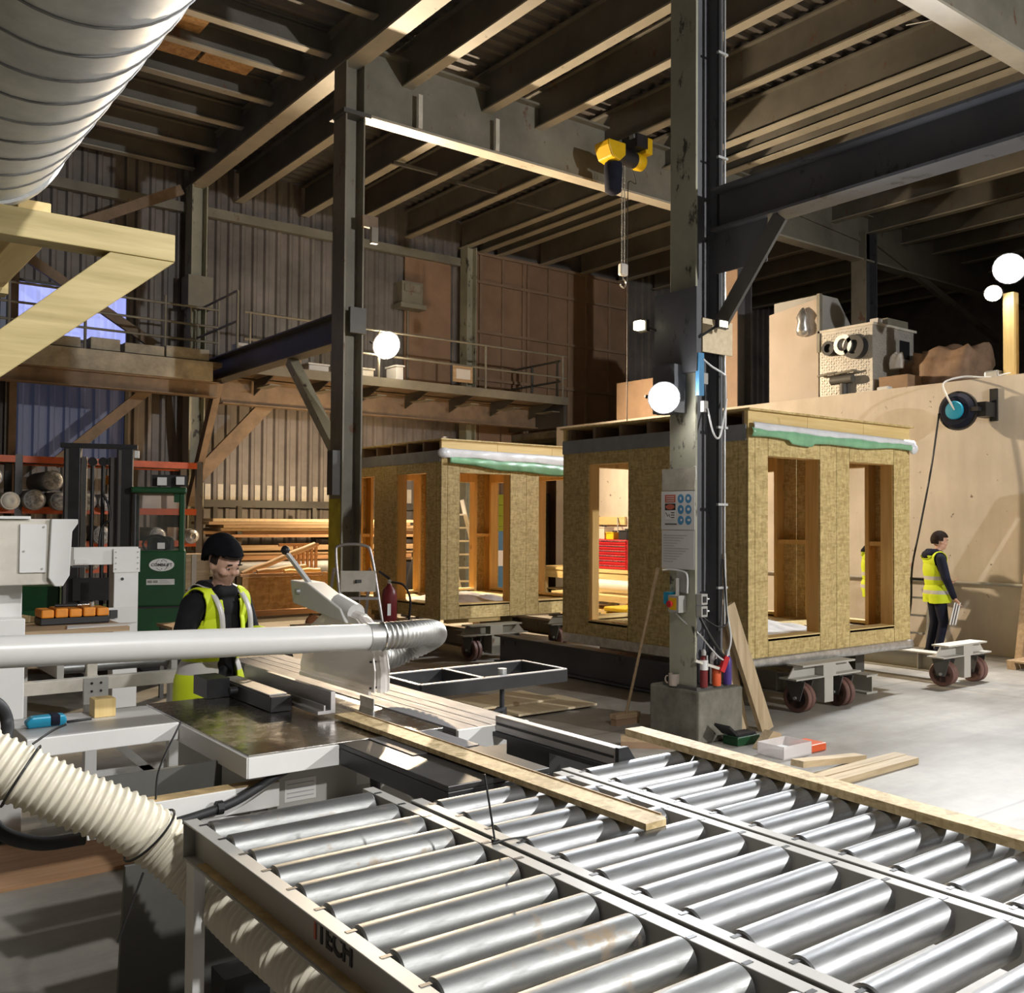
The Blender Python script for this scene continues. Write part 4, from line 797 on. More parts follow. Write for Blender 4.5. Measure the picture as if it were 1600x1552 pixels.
bar('lever', 'white_paint', ah, (2.40, 5.05, 1.44), (2.40, 5.36, 1.60), .022, .022); MB().ball((2.40, 5.40, 1.625), (.024, .035, .028), 12, 8).build('lever_knob', 'black_plastic', ah, smooth=60); rod('pivot', 'galvanised', ah, (2.34, 5.12, 1.40), (2.49, 5.12, 1.40), .018, 10); MB().cyl((2.42, 4.75, 1.36), (2.42, 4.55, 1.32), .05, 14).build('outlet', 'white_paint', ah, smooth=40)
pp = thing('extraction_pipe', 'long white dust pipe crossing in front of the worker', 'pipe', (1.3, 4.05, 1.27))
MB().cyl((.1, 4.07, 1.318), (2.24, 4.05, 1.258), .061, 36).build('pipe', 'pvc_pipe', pp, smooth=40); MB().cyl((2.21, 4.05, 1.259), (2.30, 4.05, 1.256), .066, 28).build('clamp', 'hose_grey', pp, smooth=40); MB().tube([(2.285, 4.05+.069*math.cos(a), 1.257+.069*math.sin(a)) for a in [i*math.pi/10 for i in range(21)]], .004, 6).build('clamp_band', 'chrome', pp)
ribbed('flexible_hose', 'hose_grey', pp, [(2.28, 4.05, 1.257), (2.42, 4.07, 1.255), (2.60, 4.16, 1.245), (2.75, 4.31, 1.215), (2.81, 4.46, 1.17), (2.76, 4.57, 1.11), (2.64, 4.58, 1.075), (2.50, 4.52, 1.10)], .054, .013, .027, 24, 3)
# outrigger
og = thing('outrigger_table', 'black open frame outrigger beside the sliding table', 'table frame', (3.5, 5.0, 0))
for p, q in (((2.97, 4.80, .82), (4.06, 4.80, .82)), ((2.97, 5.26, .82), (4.06, 5.26, .82)), ((2.97, 4.80, .82), (2.97, 5.26, .82)), ((4.06, 4.80, .82), (4.06, 5.26, .82)), ((3.42, 4.80, .82), (3.42, 5.26, .82))):
    fr = bar('frame_bar', 'black_steel', og, p, q, .035, .075); bar('wear_strip', 'aluminium', fr, (p[0], p[1], .86), (q[0], q[1], .86), .028, .006)
rod('post', 'black_steel', og, (3.6, 4.86, .1), (3.6, 4.86, .80), .016, 10); bar('swing_arm', 'black_steel', og, (2.75, 4.1, .55), (3.6, 4.86, .62), .06, .08); MB().cyl((3.6, 4.86, .80), (3.6, 4.86, .895), .028, 12).build('knob', 'galvanised', og); B('foot', 'black_steel', og, (3.52, 3.68, 4.78, 4.94, 0, .1))
cf = thing('crosscut_fence', 'aluminium fence rail with black end beside the right lane', 'fence', (2.68, 3.2, .84))
B('rail', 'aluminium', cf, (2.615, 2.66, 2.785, 3.58, .855, .925), bev=.003); B('base', 'black_steel', cf, (2.60, 2.70, 2.775, 3.58, .835, .854)); MB().prism([(0, 0), (.09, 0), (.09, .03), (.05, .085), (0, .085)], (2.61, 2.765, .845), (0, .02, 0), (1, 0, 0), (0, 0, 1)).build('end_cap', 'black_plastic', cf); B('slot', 'black_plastic', cf, (2.612, 2.615, 2.8, 3.57, .885, .895)); B('bracket', 'black_steel', cf, (2.62, 2.68, 3.2, 3.5, .6, .834)); B('bracket_arm', 'black_steel', cf, (2.62, 3.2, 3.5, 3.9, .62, .72))
B('stand', 'black_steel', cf, (2.62, 2.68, 3.3, 3.36, 0, .6))
# ------------------------------------------------------------------ hoses
hs = thing('dust_hose', 'thick cream ribbed hose curving under the leftmost lane', 'hose', (.9, 3.1, .1))
path = [(.30, 3.33, 1.22), (.546, 3.246, 1.065), (.712, 3.187, .965), (.883, 3.14, .868), (1.0, 3.12, .77), (1.10, 3.02, .665), (1.15, 2.80, .60), (1.20, 2.48, .55), (1.24, 2.2, .50), (1.3, 1.8, .40), (1.4, 1.3, .25), (1.5, .9, .12)]
ribbed('hose', 'cream_hose', hs, path, .080, .0095, .026, 28, 3)
def tie(p, ax, rr, tail):
    p = Vector(p); a = Vector(ax).normalized(); u = a.cross(Vector((0, 0, 1))).normalized(); w = a.cross(u)
    MB().tube([p+(u*math.cos(t)+w*math.sin(t))*rr for t in [i*math.pi/12 for i in range(25)]], .004, 6).build('cable_tie', 'cable', hs)
    for q in tail: wire('tie_tail', 'cable', hs, q, .0035, 5)
tie((.95, 3.128, .815), (.62, -.1, -.7), .097, [[(.91, 3.05, .73), (.86, 3.03, .62), (.83, 3.02, .55)], [(.98, 3.17, .91), (1.0, 3.2, 1.0), (1.10, 3.3, 1.12)]])
tie((.60, 3.228, 1.03), (.8, -.3, -.5), .097, [[(.64, 3.28, 1.11), (.70, 3.3, 1.14), (.74, 3.3, 1.155)]])
bh = thing('black_hose', 'short black hose looping behind the cream hose at left edge', 'hose', (.5, 3.5, .9)); wire('hose', 'rubber', bh, [(.50, 3.75, 1.18), (.62, 3.80, 1.16), (.66, 3.8, 1.06), (.55, 3.5, .98), (.55, 3.35, .86), (.66, 3.3, .80), (.80, 3.3, .79)], .022, 8, 10)
# small things on the saw
t = thing('timber_block', 'small square timber block on the white extension table', 'timber block', (1.24, 4.82, .88)); B('block', 'fresh_timber_z', t, (1.19, 1.285, 4.77, 4.865, .881, .965), bev=.003); B('notch', 'saw_dust', t, (1.21, 1.265, 4.79, 4.845, .965, .966))
t = thing('laser_measure', 'bright blue handheld tool with black strap on white table', 'tool', (.97, 4.72, .88)); MB().prism([(-.075, 0), (.075, 0), (.085, .02), (.075, .048), (-.06, .048), (-.085, .025)], (.97, 4.68, .882), (0, .06, 0), (1, 0, 0), (0, 0, 1)).build('body', 'blue_tool', t, bev=.008); B('grip', 'navy', t, (.985, 1.025, 4.676, 4.744, .885, .932), bev=.006); wire('strap', 'cable', t, [(1.06, 4.71, .89), (1.12, 4.73, .888), (1.17, 4.74, .887)], .006, 5)
# ================================================================== DUCT AND TIMBER FRAME
du = thing('spiral_duct', 'huge grey spiral duct overhead in the top left', 'duct', (.45, 1.5, 3.06))
n = 48; q = []
yy = -2.0; prof = []
while yy <= 3.42: prof.append(yy); yy += .0125
vs = []; fs = []
for i, y in enumerate(prof):
    for k in range(n):
        a = 2*math.pi*k/n; ph = ((y-.15*k/n)/.15) % 1.0; rr = .28
        vs.append((.45+rr*math.cos(a), y, 3.06+rr*math.sin(a)))
for i in range(len(prof)-1):
    for k in range(n): fs.append((i*n+k, i*n+(k+1) % n, (i+1)*n+(k+1) % n, (i+1)*n+k))
MB().add(vs, fs).build('duct', 'duct_zinc', du, smooth=60)
MB().tube([(.45+.2805*math.cos(-2*math.pi*i/48), -1.9+.15*i/48, 3.06+.2805*math.sin(-2*math.pi*i/48)) for i in range(48*35)], .0042, 6).build('seam', 'duct_seam', du, smooth=60)
MB().lathe([(.284, 0), (.29, 0), (.29, .05), (.284, .05)], (.45, 3.38, 3.06), 48, 'y').build('end_collar', 'galvanised', du, smooth=40); MB().lathe([(.0, 0), (.281, 0), (.281, .01), (0, .01)], (.45, 3.415, 3.06), 48, 'y').build('end_disc', 'black_steel', du)
tf = thing('timber_trestle', 'pale softwood trestle with diagonal brace carrying the spiral duct', 'timber frame', (.5, 3.4, 0))
B('beam', 'treated_x', tf, (-.3, 1.072, 3.35, 3.445, 2.685, 2.778), bev=.003)
MB().prism([(1.072, 2.684), (.86, 2.684), (.20, 2.075), (.20, 1.95)], (0, 3.352, 0), (0, .09, 0), (1, 0, 0), (0, 0, 1)).build('brace', 'treated_x', tf, bev=.003)
B('post', 'treated_z', tf, (.10, .20, 3.35, 3.445, 0, 2.684), bev=.003); B('post', 'treated_z', tf, (-.3, -.2, 3.35, 3.445, 0, 2.684)); B('bearer', 'fresh_timber_y', tf, (.60, .70, 3.46, 4.3, 2.72, 2.84), bev=.003); B('bearer_post', 'treated_z', tf, (.10, .20, 4.2, 4.3, 0, 2.8)); B('bearer_beam', 'treated_x', tf, (.1, .72, 4.31, 4.4, 2.7, 2.8))
# ================================================================== LEFT: SECOND MACHINE
G = thing('crosscut_machine', 'white crosscut machine frame with small roller bed at left', 'machine', (1.7, 7.3, 0))
B('gantry_beam', 'white_paint', G, (2.06, 2.61, 9.05, 9.18, 1.40, 1.555), bev=.004); B('gantry_beam', 'grey_paint', G, (1.2, 2.06, 9.055, 9.175, 1.395, 1.555)); po = B('gantry_post', 'white_paint', G, (2.40, 2.61, 9.04, 9.20, .0, 1.398), bev=.004); B('joint_plate', 'white_paint', po, (2.39, 2.62, 9.03, 9.04, 1.33, 1.54))
for i in range(4):
    for s in (2.41, 2.60): MB().cyl((s, 9.03, 1.36+.05*i), (s, 9.025, 1.36+.05*i), .007, 8).build('bolt', 'grey_paint', po)
MB().cyl((2.47, 9.04, 1.27), (2.47, 9.035, 1.27), .014, 10).build('hole', 'black_plastic', po)
for x in (1.88, 1.99): MB().cyl((x, 9.055, 1.475), (x, 9.05, 1.475), .01, 8).build('hole', 'black_plastic', G)
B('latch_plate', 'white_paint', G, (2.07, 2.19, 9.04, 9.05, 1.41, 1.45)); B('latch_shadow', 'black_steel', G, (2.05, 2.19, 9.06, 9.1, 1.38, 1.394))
hd = B('saw_head', 'dusty_white', G, (.70, 1.32, 5.98, 6.25, 1.43, 1.80), bev=.006); MB().prism([(1.235, 1.80), (1.375, 1.80), (1.375, 1.775), (1.345, 1.73), (1.335, 1.48), (1.30, 1.42), (1.26, 1.42), (1.225, 1.47)], (0, 5.94, 0), (0, .04, 0), (1, 0, 0), (0, 0, 1)).build('guard_plate', 'white_paint', hd, bev=.004); B('panel', 'white_paint', hd, (1.08, 1.215, 5.965, 5.98, 1.50, 1.77)); B('hood', 'white_paint', hd, (.70, 1.13, 5.95, 6.2, 1.80, 1.815))
for x, z in ((1.20, 1.755), (1.195, 1.52), (1.10, 1.62)): MB().cyl((x, 5.965, z), (x, 5.96, z), .006, 8).build('screw', 'grey_paint', hd)
B('column', 'white_paint', G, (.75, 1.14, 6.2, 6.5, 0.02, 1.74), bev=.006); B('column_ledge', 'white_paint', G, (.75, 1.17, 6.12, 6.2, 1.715, 1.735)); B('base_cabinet', 'white_paint', G, (.6, 1.125, 6.02, 6.2, 0.02, 1.24), bev=.004)
# roller bed
B('bed_rail', 'grey_paint', G, (1.42, 1.46, 6.6, 8.9, .80, .88)); B('bed_rail', 'grey_paint', G, (2.13, 2.17, 6.6, 8.9, .80, .885)); B('bed_rail', 'dusty_white', G, (1.60, 1.66, 6.6, 8.9, .80, .892))
me = MB().lathe([(.01, 0), (.036, 0), (.036, .46), (.01, .46)], (0, 0, 0), 16, 'x').mesh('bed_roller'); me.materials.append(MATS['roller_new']); me.polygons.foreach_set('use_smooth', [True]*len(me.polygons)); me.set_sharp_from_angle(angle=.6)
me2 = MB().lathe([(.01, 0), (.036, 0), (.036, .13), (.01, .13)], (0, 0, 0), 16, 'x').mesh('short_roller'); me2.materials.append(MATS['roller_new']); me2.polygons.foreach_set('use_smooth', [True]*len(me2.polygons)); me2.set_sharp_from_angle(angle=.6)
for k in range(22): o = put('bed_roller', me, None, G); o.location = (1.665, 6.68+k*.1, .852); o2 = put('short_roller', me2, None, G); o2.location = (1.465, 6.68+k*.1, .85)
for x, y in ((1.60, 6.62), (2.13, 6.62), (1.60, 8.8), (2.13, 8.8)): B('leg', 'white_paint', G, (x, x+.07, y, y+.07, .04, .8)); MB().cyl((x+.035, y+.035, 0), (x+.035, y+.035, .05), .02, 8).build('foot', 'galvanised', G)
B('front_beam', 'dusty_white', G, (1.13, 2.4, 6.52, 6.6, .72, .80), bev=.003); B('cross_beam', 'white_paint', G, (1.14, 2.35, 6.66, 6.70, .50, .56)); jb = B('joint_block', 'grey_paint', G, (1.555, 1.70, 6.49, 6.52, .64, .80)); bar('diagonal', 'white_paint', G, (1.72, 6.68, .42), (2.05, 6.68, .1), .04, .05)
for i in (0, 1):
    for j in (0, 1, 2): MB().cyl((1.60+.055*i, 6.49, .67+.05*j), (1.60+.055*i, 6.485, .67+.05*j), .008, 8).build('bolt', 'black_plastic', jb)
B('low_beam', 'white_paint', G, (1.14, 2.4, 6.66, 6.70, .12, .17)); MB().lathe([(.0, 0), (.045, 0), (.045, .06), (0, .06)], (2.28, 8.98, .98), 14, 'y').build('motor_knob', 'dusty_white', G); B('sensor', 'black_steel', G, (2.36, 2.42, 8.98, 9.04, .93, 1.0)); B('sensor_plate', 'white_paint', G, (2.25, 2.6, 9.02, 9.04, .88, 1.02))
t = thing('work_board', 'brown board lying across the small roller bed', 'board', (1.8, 8.5, .89)); B('board', 'old_board', t, (1.2, 2.32, 8.25, 8.95, .893, .93)); 
t = thing('strand_board_offcut', 'triangular strand board offcut behind the white column', 'board', (1.3, 8.9, .93)); MB().prism([(0, 0), (.8, 0), (0, .18)], (1.15, 9.0, .931), (0, .02, 0), (1, 0, 0), (0, 0, 1)).build('offcut', 'osb_light', t)
t = thing('organiser_case', 'orange organiser case with ratchet on the brown board', 'case', (1.95, 8.7, .93)); B('base', 'black_plastic', t, (1.72, 2.26, 8.62, 8.85, .932, .99), bev=.01)
for k in range(5): B('bin', 'orange_plastic', t, (1.725+k*.107, 1.822+k*.107, 8.60, 8.86, .992, 1.06+.008*(k % 2)), bev=.012)
rod('ratchet_handle', 'black_steel', t, (1.85, 8.72, 1.083), (2.02, 8.7, 1.083), .014, 8); rod('ratchet', 'chrome', t, (2.02, 8.7, 1.083), (2.12, 8.69, 1.085), .01, 8); MB().lathe([(0, -.015), (.022, -.015), (.022, .02), (0, .02)], (2.13, 8.69, 1.086), 12, 'z').build('ratchet_head', 'chrome', t)
tag(MB().prism([(0, 0), (.5, .03), (.5, .2), (.05, .22)], (1.85, 8.28, .931), (0, 0, .006), (1, 0, 0), (0, 1, 0)).build('paper', 'paper', None), 'white papers on the brown board by gantry post', 'paper')
# ================================================================== FORK LIFT
k_ = thing('forklift', 'dark green side loading forklift with black mast behind the machine', 'forklift', (2.95, 11.55, 0), None, math.radians(52.967-90+19))
def FB(name, mat, par, *b, **kw): return B(name, mat, par, *b, **kw)
for s in (0, .545):
    m_ = FB('mast_channel', 'black_steel', k_, (-.42+s, -.25+s, -.1, .1, .1, 2.6), bev=.006); FB('mast_strip', 'beam_dark', m_, (-.40+s, -.37+s, -.11, -.1, .1, 2.58)); FB('inner_channel', 'beam_dark', k_, (-.24+s if s == 0 else .06, -.19+s if s == 0 else .12, -.06, .06, .1, 2.5))
FB('mast_head', 'black_steel', k_, (-.46, .34, -.06, .06, 2.60, 2.65)); FB('mast_lamp', 'white_sheet', k_, (.31, .36, -.1, -.02, 2.5, 2.58))
for x in (-.13, -.02, .06): rod('hydraulic_ram', 'black_steel', k_, (x, 0, .1), (x, 0, 2.45), .022, 8); MB().cyl((x, -.05, 2.45), (x, .05, 2.45), .05, 12).build('chain_wheel', 'black_steel', k_)
wire('hydraulic_hose', 'cable', k_, [(-.02, -.08, 2.1), (.05, -.1, 1.95), (.06, -.1, 1.8), (-.02, -.1, 1.7), (-.05, -.1, 1.4)], .014, 6); FB('carriage', 'black_steel', k_, (-.3, .2, -.16, -.1, .9, 1.15)); FB('carriage_bar', 'black_steel', k_, (-.3, .2, -.16, -.1, .5, .62))
for x in (-.22, .08): MB().prism([(0, 1.1), (.0, .12), (-.9, .10), (-.9, .07), (.04, .07), (.04, 1.1)], (x, -.16, 0), (.09, 0, 0), (0, 1, 0), (0, 0, 1)).build('fork', 'black_steel', k_)
FB('beacon', 'orange_plastic', k_, (-.0, .06, .1, .16, 2.2, 2.3))
# cab
for x0, x1 in ((.30, .34), (.80, .86)):
    for y0, y1 in ((-.15, -.09), (.9, .96)): FB('cab_post', 'green_paint' if x0 > .5 else 'black_steel', k_, (x0, x1, y0, y1, 1.4, 2.1), bev=.01)
FB('cab_roof', 'green_paint', k_, (.28, .88, -.2, 1.0, 2.10, 2.17), bev=.02); FB('cab_corner', 'green_paint', k_, (.74, .80, -.15, -.1, 2.0, 2.1)); FB('front_glass', 'cab_glass', k_, (.34, .80, -.125, -.12, 1.45, 2.1)); FB('side_glass', 'cab_glass', k_, (.835, .84, -.08, .9, 1.45, 2.08))
dr = FB('cab_door', 'green_paint', k_, (.36, .88, -.17, .95, .82, 1.45), bev=.02); FB('door_panel', 'black_steel', k_, (.36, .86, -.16, .95, .3, .82)); 
ell = [(.135*math.cos(a), .072*math.sin(a)) for a in [i*math.pi/16 for i in range(32)]]
lg = MB().prism(ell, (.62, -.171, 1.29), (0, -.004, 0), (1, 0, 0), (0, 0, 1)).build('logo_plate', 'white_sheet', k_); text('logo_text', 'COMBiLIFT', 'print_black', k_, .046, (.62, -.179, 1.29), (1, 0, 0), (0, 0, 1), .002, .0006)
for a0 in (.5, 2.07, 3.64, 5.21): MB().tube([(.62+.062*math.cos(a0+i*.12), -.176, 1.29+.062*math.sin(a0+i*.12)) for i in range(9)], .0022, 5).build('logo_ring', 'print_black', k_)
for z in (-.045, .045): MB().ball((.62, -.176, 1.29+z), (.006, .002, .006), 8, 6).build('logo_dot', 'print_black', k_)
FB('data_plate', 'paper', k_, (.46, .76, -.175, -.17, 1.065, 1.13)); 
for i in range(3): FB('data_text', 'print_grey', k_, (.60, .72-.02*i, -.1765, -.175, 1.083+.015*i, 1.088+.015*i))
for i in range(2): FB('data_symbol', 'print_black', k_, (.47+.06*i, .52+.06*i, -.1765, -.175, 1.09, 1.098)); FB('data_symbol', 'print_black', k_, (.47+.06*i, .52+.06*i, -.1765, -.175, 1.105, 1.113))
FB('seat', 'black_plastic', k_, (.45, .75, .3, .75, .9, 1.6), bev=.04); MB().tube([(.55+.14*math.cos(t), .05, 1.52+.10*math.sin(t)) for t in [i*math.pi/8 for i in range(17)]], .016, 6).build('steering_wheel', 'black_plastic', k_); FB('permit', 'paper', k_, (.57, .65, -.128, -.126, 1.47, 1.54)); FB('work_light', 'white_sheet', k_, (.56, .66, -.22, -.15, 2.19, 2.28)); FB('work_light', 'white_sheet', k_, (.76, .85, -.22, -.15, 2.2, 2.29)); FB('light_bar', 'black_steel', k_, (.5, .88, -.15, -.12, 2.18, 2.31))
FB('chassis', 'green_paint', k_, (-1.3, -.45, .1, 1.2, .35, 1.05), bev=.02); FB('chassis', 'black_steel', k_, (-1.4, .9, .12, 1.3, .2, .35)); FB('platform', 'green_paint', k_, (-.44, .34, .3, 1.2, .35, .75))
for x in (-1.1, .6): MB().lathe([(.05, 0), (.25, 0), (.28, .03), (.28, .2), (.25, .23), (.05, .23)], (x, -.1, .28), 22, 'y').build('wheel', 'rubber', k_, smooth=40)
FB('skirt', 'green_paint', k_, (-1.2, .88, -.17, -.14, .32, .8))
# ================================================================== RACKING AND BACK LEFT
rk = thing('pallet_rack', 'orange beamed pallet rack along the back left wall', 'rack', (4, 16.2, 0))
for x in (.0, 2.82, 5.5):
    for y in (15.8, 16.6): B('upright', 'column_dark', rk, (x-.05, x+.05, y-.04, y+.04, 0, 2.75))
for z in (2.68, 1.93, 1.42, 1.03):
    for y in (15.78, 16.62):
        for x0, x1 in ((.05, 2.77), (2.87, 5.45)): B('beam', 'orange_steel', rk, (x0, x1, y-.025, y+.025, z-.05, z+.05))
    B('shelf', 'old_timber', rk, (.05, 5.45, 15.85, 16.58, z-.03, z))
ROLLS = [(2.35, 2.13, .15), (2.68, 2.08, .13), (3.0, 2.11, .15), (3.35, 2.11, .14), (3.25, 2.37, .15), (2.45, 2.40, .13), (3.72, 2.15, .14), (4.02, 2.16, .13), (3.6, 1.60, .13), (3.95, 1.60, .14), (3.8, 1.20, .13), (4.78, 1.58, .13), (5.32, 1.60, .12)]
for i, (x, z, rr) in enumerate(ROLLS):
    zz = {2: 1.93, 1: 1.42, 0: 1.03}[2 if z > 1.9 else 1 if z > 1.4 else 0]+rr if z < 2.3 else z
    lab = ['rack roll at far left on the second orange shelf', 'rack roll second from left with white end, second shelf', 'film wrapped roll centre left on second shelf, under another roll', 'film wrapped roll right of three on second orange shelf', 'film wrapped roll lying on top of two other rolls', 'dim film wrapped roll on top at far left of rack', 'film wrapped roll seen between the mast channels, left one', 'film wrapped roll seen between the mast channels, right one', 'film wrapped roll on third shelf left of mast', 'film wrapped roll on third shelf behind mast', 'film wrapped roll on lowest orange shelf', 'film wrapped roll seen through forklift cab glass', 'film wrapped roll at right end of the rack beside cab'][i]
    t = thing('insulation_roll', lab, 'roll', (x, 16.1, zz-rr), 'wrapped rolls on the rack')
    MB().cyl((x, 15.55, zz), (x, 16.75, zz), rr, 18).build('roll', 'membrane' if i != 1 else 'dusty_white', t, smooth=40); MB().lathe([(.02, 0), (rr*.4, -.02), (rr*.8, .005), (rr*1.01, .05), (rr*1.01, .12)], (x, 15.53, zz), 18, 'y').build('film_end', 'film_wrap' if i != 1 else 'paper_roll', t, smooth=60)
for i, (x, w, hh, m_, lab) in enumerate(((4.75, .3, .34, 'beige_panel', 'beige carton behind mast on second shelf'), (5.1, .30, .26, 'box_plastic', 'clear plastic tub above the forklift cab, left one'), (5.48, .30, .3, 'box_plastic', 'clear plastic tub above the forklift cab, right one'))):
    x -= .35; t = thing('storage_tub', lab, 'box', (x, 16.1, 1.93)); B('body', m_, t, (x-w/2, x+w/2, 15.8, 16.3, 1.932, 1.932+hh), bev=.015); B('lid', 'white_sheet', t, (x-w/2-.015, x+w/2+.015, 15.78, 16.32, 1.934+hh, 1.96+hh))
for i, (x, z, lab) in enumerate(((4.45, 1.42, 'brown carton on third shelf behind cab, left one'), (4.75, 1.42, 'brown carton on third shelf behind cab, right one'), (4.6, 1.03, 'brown carton on the lowest shelf behind cab'))):
    if i == 1: x = 5.12
    t = thing('carton', lab, 'box', (x, 16.1, z)); B('body', 'cardboard', t, (x-.12, x+.12, 15.8, 16.3, z+.002, z+.26)); B('tape', 'beige_panel', t, (x-.02, x+.02, 15.79, 15.8, z+.002, z+.26))
# timber stack
ts = thing('timber_rack', 'steel stillage holding the stack of boards at the back wall', 'rack', (7, 17.3, 0))
for x in (6.5, 8.5, 10.2):
    for y in (16.6, 17.8): B('post', 'beam_dark', ts, (x-.04, x+.04, y-.04, y+.04, 0, 2.05))
    for z in (.55, 1.05, 1.5): B('arm', 'beam_dark', ts, (x-.04, x+.04, 16.64, 17.76, z-.06, z-.005))
tiers = [(1.5, 6, 'stack of boards on the top arms of the stillage', 'boards in the stillage'), (1.05, 5, 'stack of boards on the middle arms of the stillage', 'boards in the stillage')]
Rb = random.Random(11); BN = ['topmost', 'second from top', 'third from top', 'fourth from top', 'fifth from top', 'bottom']
for z0, nb, _, grp in tiers:
    z = z0
    hs_ = [Rb.choice((.03, .05, .045, .09 if z0 < 1.4 else .05)) for _ in range(nb)]
    for k in range(nb):
        x0 = 6.05+Rb.uniform(-.25, .35); x1 = 10.0+Rb.uniform(-.3, .6); y0 = 16.55+Rb.uniform(-.1, .12); mt = Rb.choice(('old_board', 'pale_board', 'red_board', 'old_board'))
        lab = '%s board on the %s arms of the stillage' % (BN[nb-1-k] if k else 'bottom', 'top' if z0 > 1.2 else 'middle')
        tag(B('stacked_board', mt, None, (x0, x1, y0, y0+.9, z, z+hs_[k])), lab, 'board', grp); z += hs_[k]+.006
t = thing('dark_roll', 'long black roll lying below the boards in stillage', 'roll', (7.5, 16.3, .9)); MB().cyl((5.9, 16.45, .95), (9.6, 16.45, .95), .12, 18).build('roll', 'membrane', t, smooth=40); [B('cradle', 'beam_dark', t, (x-.05, x+.05, 16.38, 16.52, .0, .83)) for x in (6.3, 9.0)]
ob = thing('timber_trolley', 'strand board sided trolley loaded with offcuts behind the worker', 'trolley', (6.3, 14.2, 0))
B('side_board', 'osb_old', ob, (5.55, 7.15, 14.0, 14.02, .45, .95)); B('base', 'red_board', ob, (5.5, 7.2, 14.0, 14.9, .36, .44)); B('rail', 'red_board', ob, (5.5, 7.2, 13.96, 14.0, .96, 1.0)); B('top_rail', 'red_board', ob, (6.5, 7.2, 14.86, 14.9, 1.38, 1.43))
for k in range(6): B('slat', 'red_board', ob, (6.75+k*.075, 6.79+k*.075, 14.84, 14.88, .44, 1.38))
for x in (5.6, 7.05):
    for y in (14.1, 14.75): MB().lathe([(.02, -.03), (.12, -.03), (.13, 0), (.12, .03), (.02, .03)], (x, y, .13), 18, 'y').build('wheel', 'tyre', ob, smooth=40); B('fork', 'black_steel', ob, (x-.03, x+.03, y+.05, y+.07, .1, .36))
for i, (p, q, w, m_, lab) in enumerate((((5.7, 14.4, .97), (7.0, 14.6, 1.42), .09, 'old_board', 'long round edged pole sloping over the offcut trolley'), ((5.9, 14.3, 1.0), (6.7, 14.3, 1.08), .09, 'old_board', 'short pale log offcut on trolley beside worker face'), ((6.3, 14.2, 1.0), (6.9, 14.2, 1.02), .08, 'fresh_timber_x', 'flat timber offcut lying on the trolley edge'))):
    tag(MB().tube([Vector(p).lerp(Vector(q), i_/6)+Vector((0, 0, .01*math.sin(i_*2))) for i_ in range(7)], [w/2*(1+.08*math.sin(i_*3)) for i_ in range(7)], 10).build('timber_offcut', m_, None, smooth=50), lab, 'offcut')
# bench vice trolley and step ladder, extinguisher
vt = thing('steel_caster_frame', 'rusty frame on casters behind the saw guard', 'trolley', (4.9, 10.2, 0))
bar('frame', 'beam_dark', vt, (4.55, 10.45, .52), (5.4, 10.45, .52), .2, .12); B('top_plate', 'grey_paint', vt, (4.75, 5.35, 10.36, 10.54, .585, .60)); B('post', 'trolley_paint', vt, (5.1, 5.25, 10.38, 10.52, .2, .46)); [caster(vt, x, 10.45, .3, .46) for x in (4.7, 5.4)] if 0 else None
for x in (4.68, 5.32): B('leg', 'beam_dark', vt, (x-.05, x+.05, 10.4, 10.5, .26, .46)); MB().lathe([(.02, -.04), (.12, -.04), (.13, 0), (.12, .04), (.02, .04)], (x, 10.45, .13), 20, 'x').build('wheel', 'tyre', vt, smooth=40); B('fork', 'beam_dark', vt, (x-.06, x+.06, 10.41, 10.49, .1, .26))
sl_ = thing('step_ladder', 'aluminium step ladder with grey tray standing by left column', 'ladder', (5.75, 11.0, 0))
def lp(u, z, f): return (5.62+u*.36+.10*(1-z/1.5)*(u-.5)+.0, 11.15-.45*f*(1-z/1.5)-u*.25, z)
MB().tube(crv([lp(0, 0, 1), lp(0, .7, 1), lp(0, 1.35, 1), lp(.15, 1.49, 1), lp(.85, 1.49, 1), lp(1, 1.35, 1), lp(1, .7, 1), lp(1, 0, 1)], 6), .02, 8).build('front_frame', 'aluminium', sl_, smooth=60)
for s in (0, 1): bar('rear_leg', 'aluminium', sl_, lp(s, 1.2, 0), (lp(s, 0, 0)[0]+.12, lp(s, 0, 0)[1]+.5, 0), .03, .04)
for z in (.28, .56, .84): bar('tread', 'aluminium', sl_, lp(0, z, 1), lp(1, z, 1), .10, .03)
MB().prism([(0, 0), (1, 0), (1, .26), (0, .26)], lp(.04, .92, 1), (.0, .02, 0), Vector(lp(.96, .92, 1))-Vector(lp(.04, .92, 1)), (0, .02, 1)).build('tray', 'dusty_white', sl_); B('tray_hole', 'black_plastic', sl_, (5.76, 5.83, 10.83, 10.86, 1.03, 1.07))
fx = thing('fire_extinguisher', 'dark red fire extinguisher with black hose beside step ladder', 'fire extinguisher', (6.35, 11.05, 0)); MB().lathe([(.09, .35), (.1, .37), (.1, .85), (.085, .92), (.04, .97), (.03, 1.0)], (6.30, 10.95, 0), 20, 'z').build('cylinder', 'dark_red', fx, smooth=50); MB().cyl((6.3, 10.95, 1.0), (6.3, 10.95, 1.05), .03, 12).build('valve', 'chrome', fx); bar('handle', 'black_plastic', fx, (6.30, 10.95, 1.06), (6.18, 11.02, 1.16), .03, .03); wire('hose', 'rubber', fx, [(6.32, 10.93, 1.02), (6.45, 10.85, .98), (6.52, 10.8, .8), (6.5, 10.8, .5)], .014, 8, 8); B('stand', 'dark_red', fx, (6.2, 6.4, 10.86, 11.04, 0, .35)); B('label_patch', 'paper', fx, (6.22, 6.28, 10.855, 10.86, .6, .75))
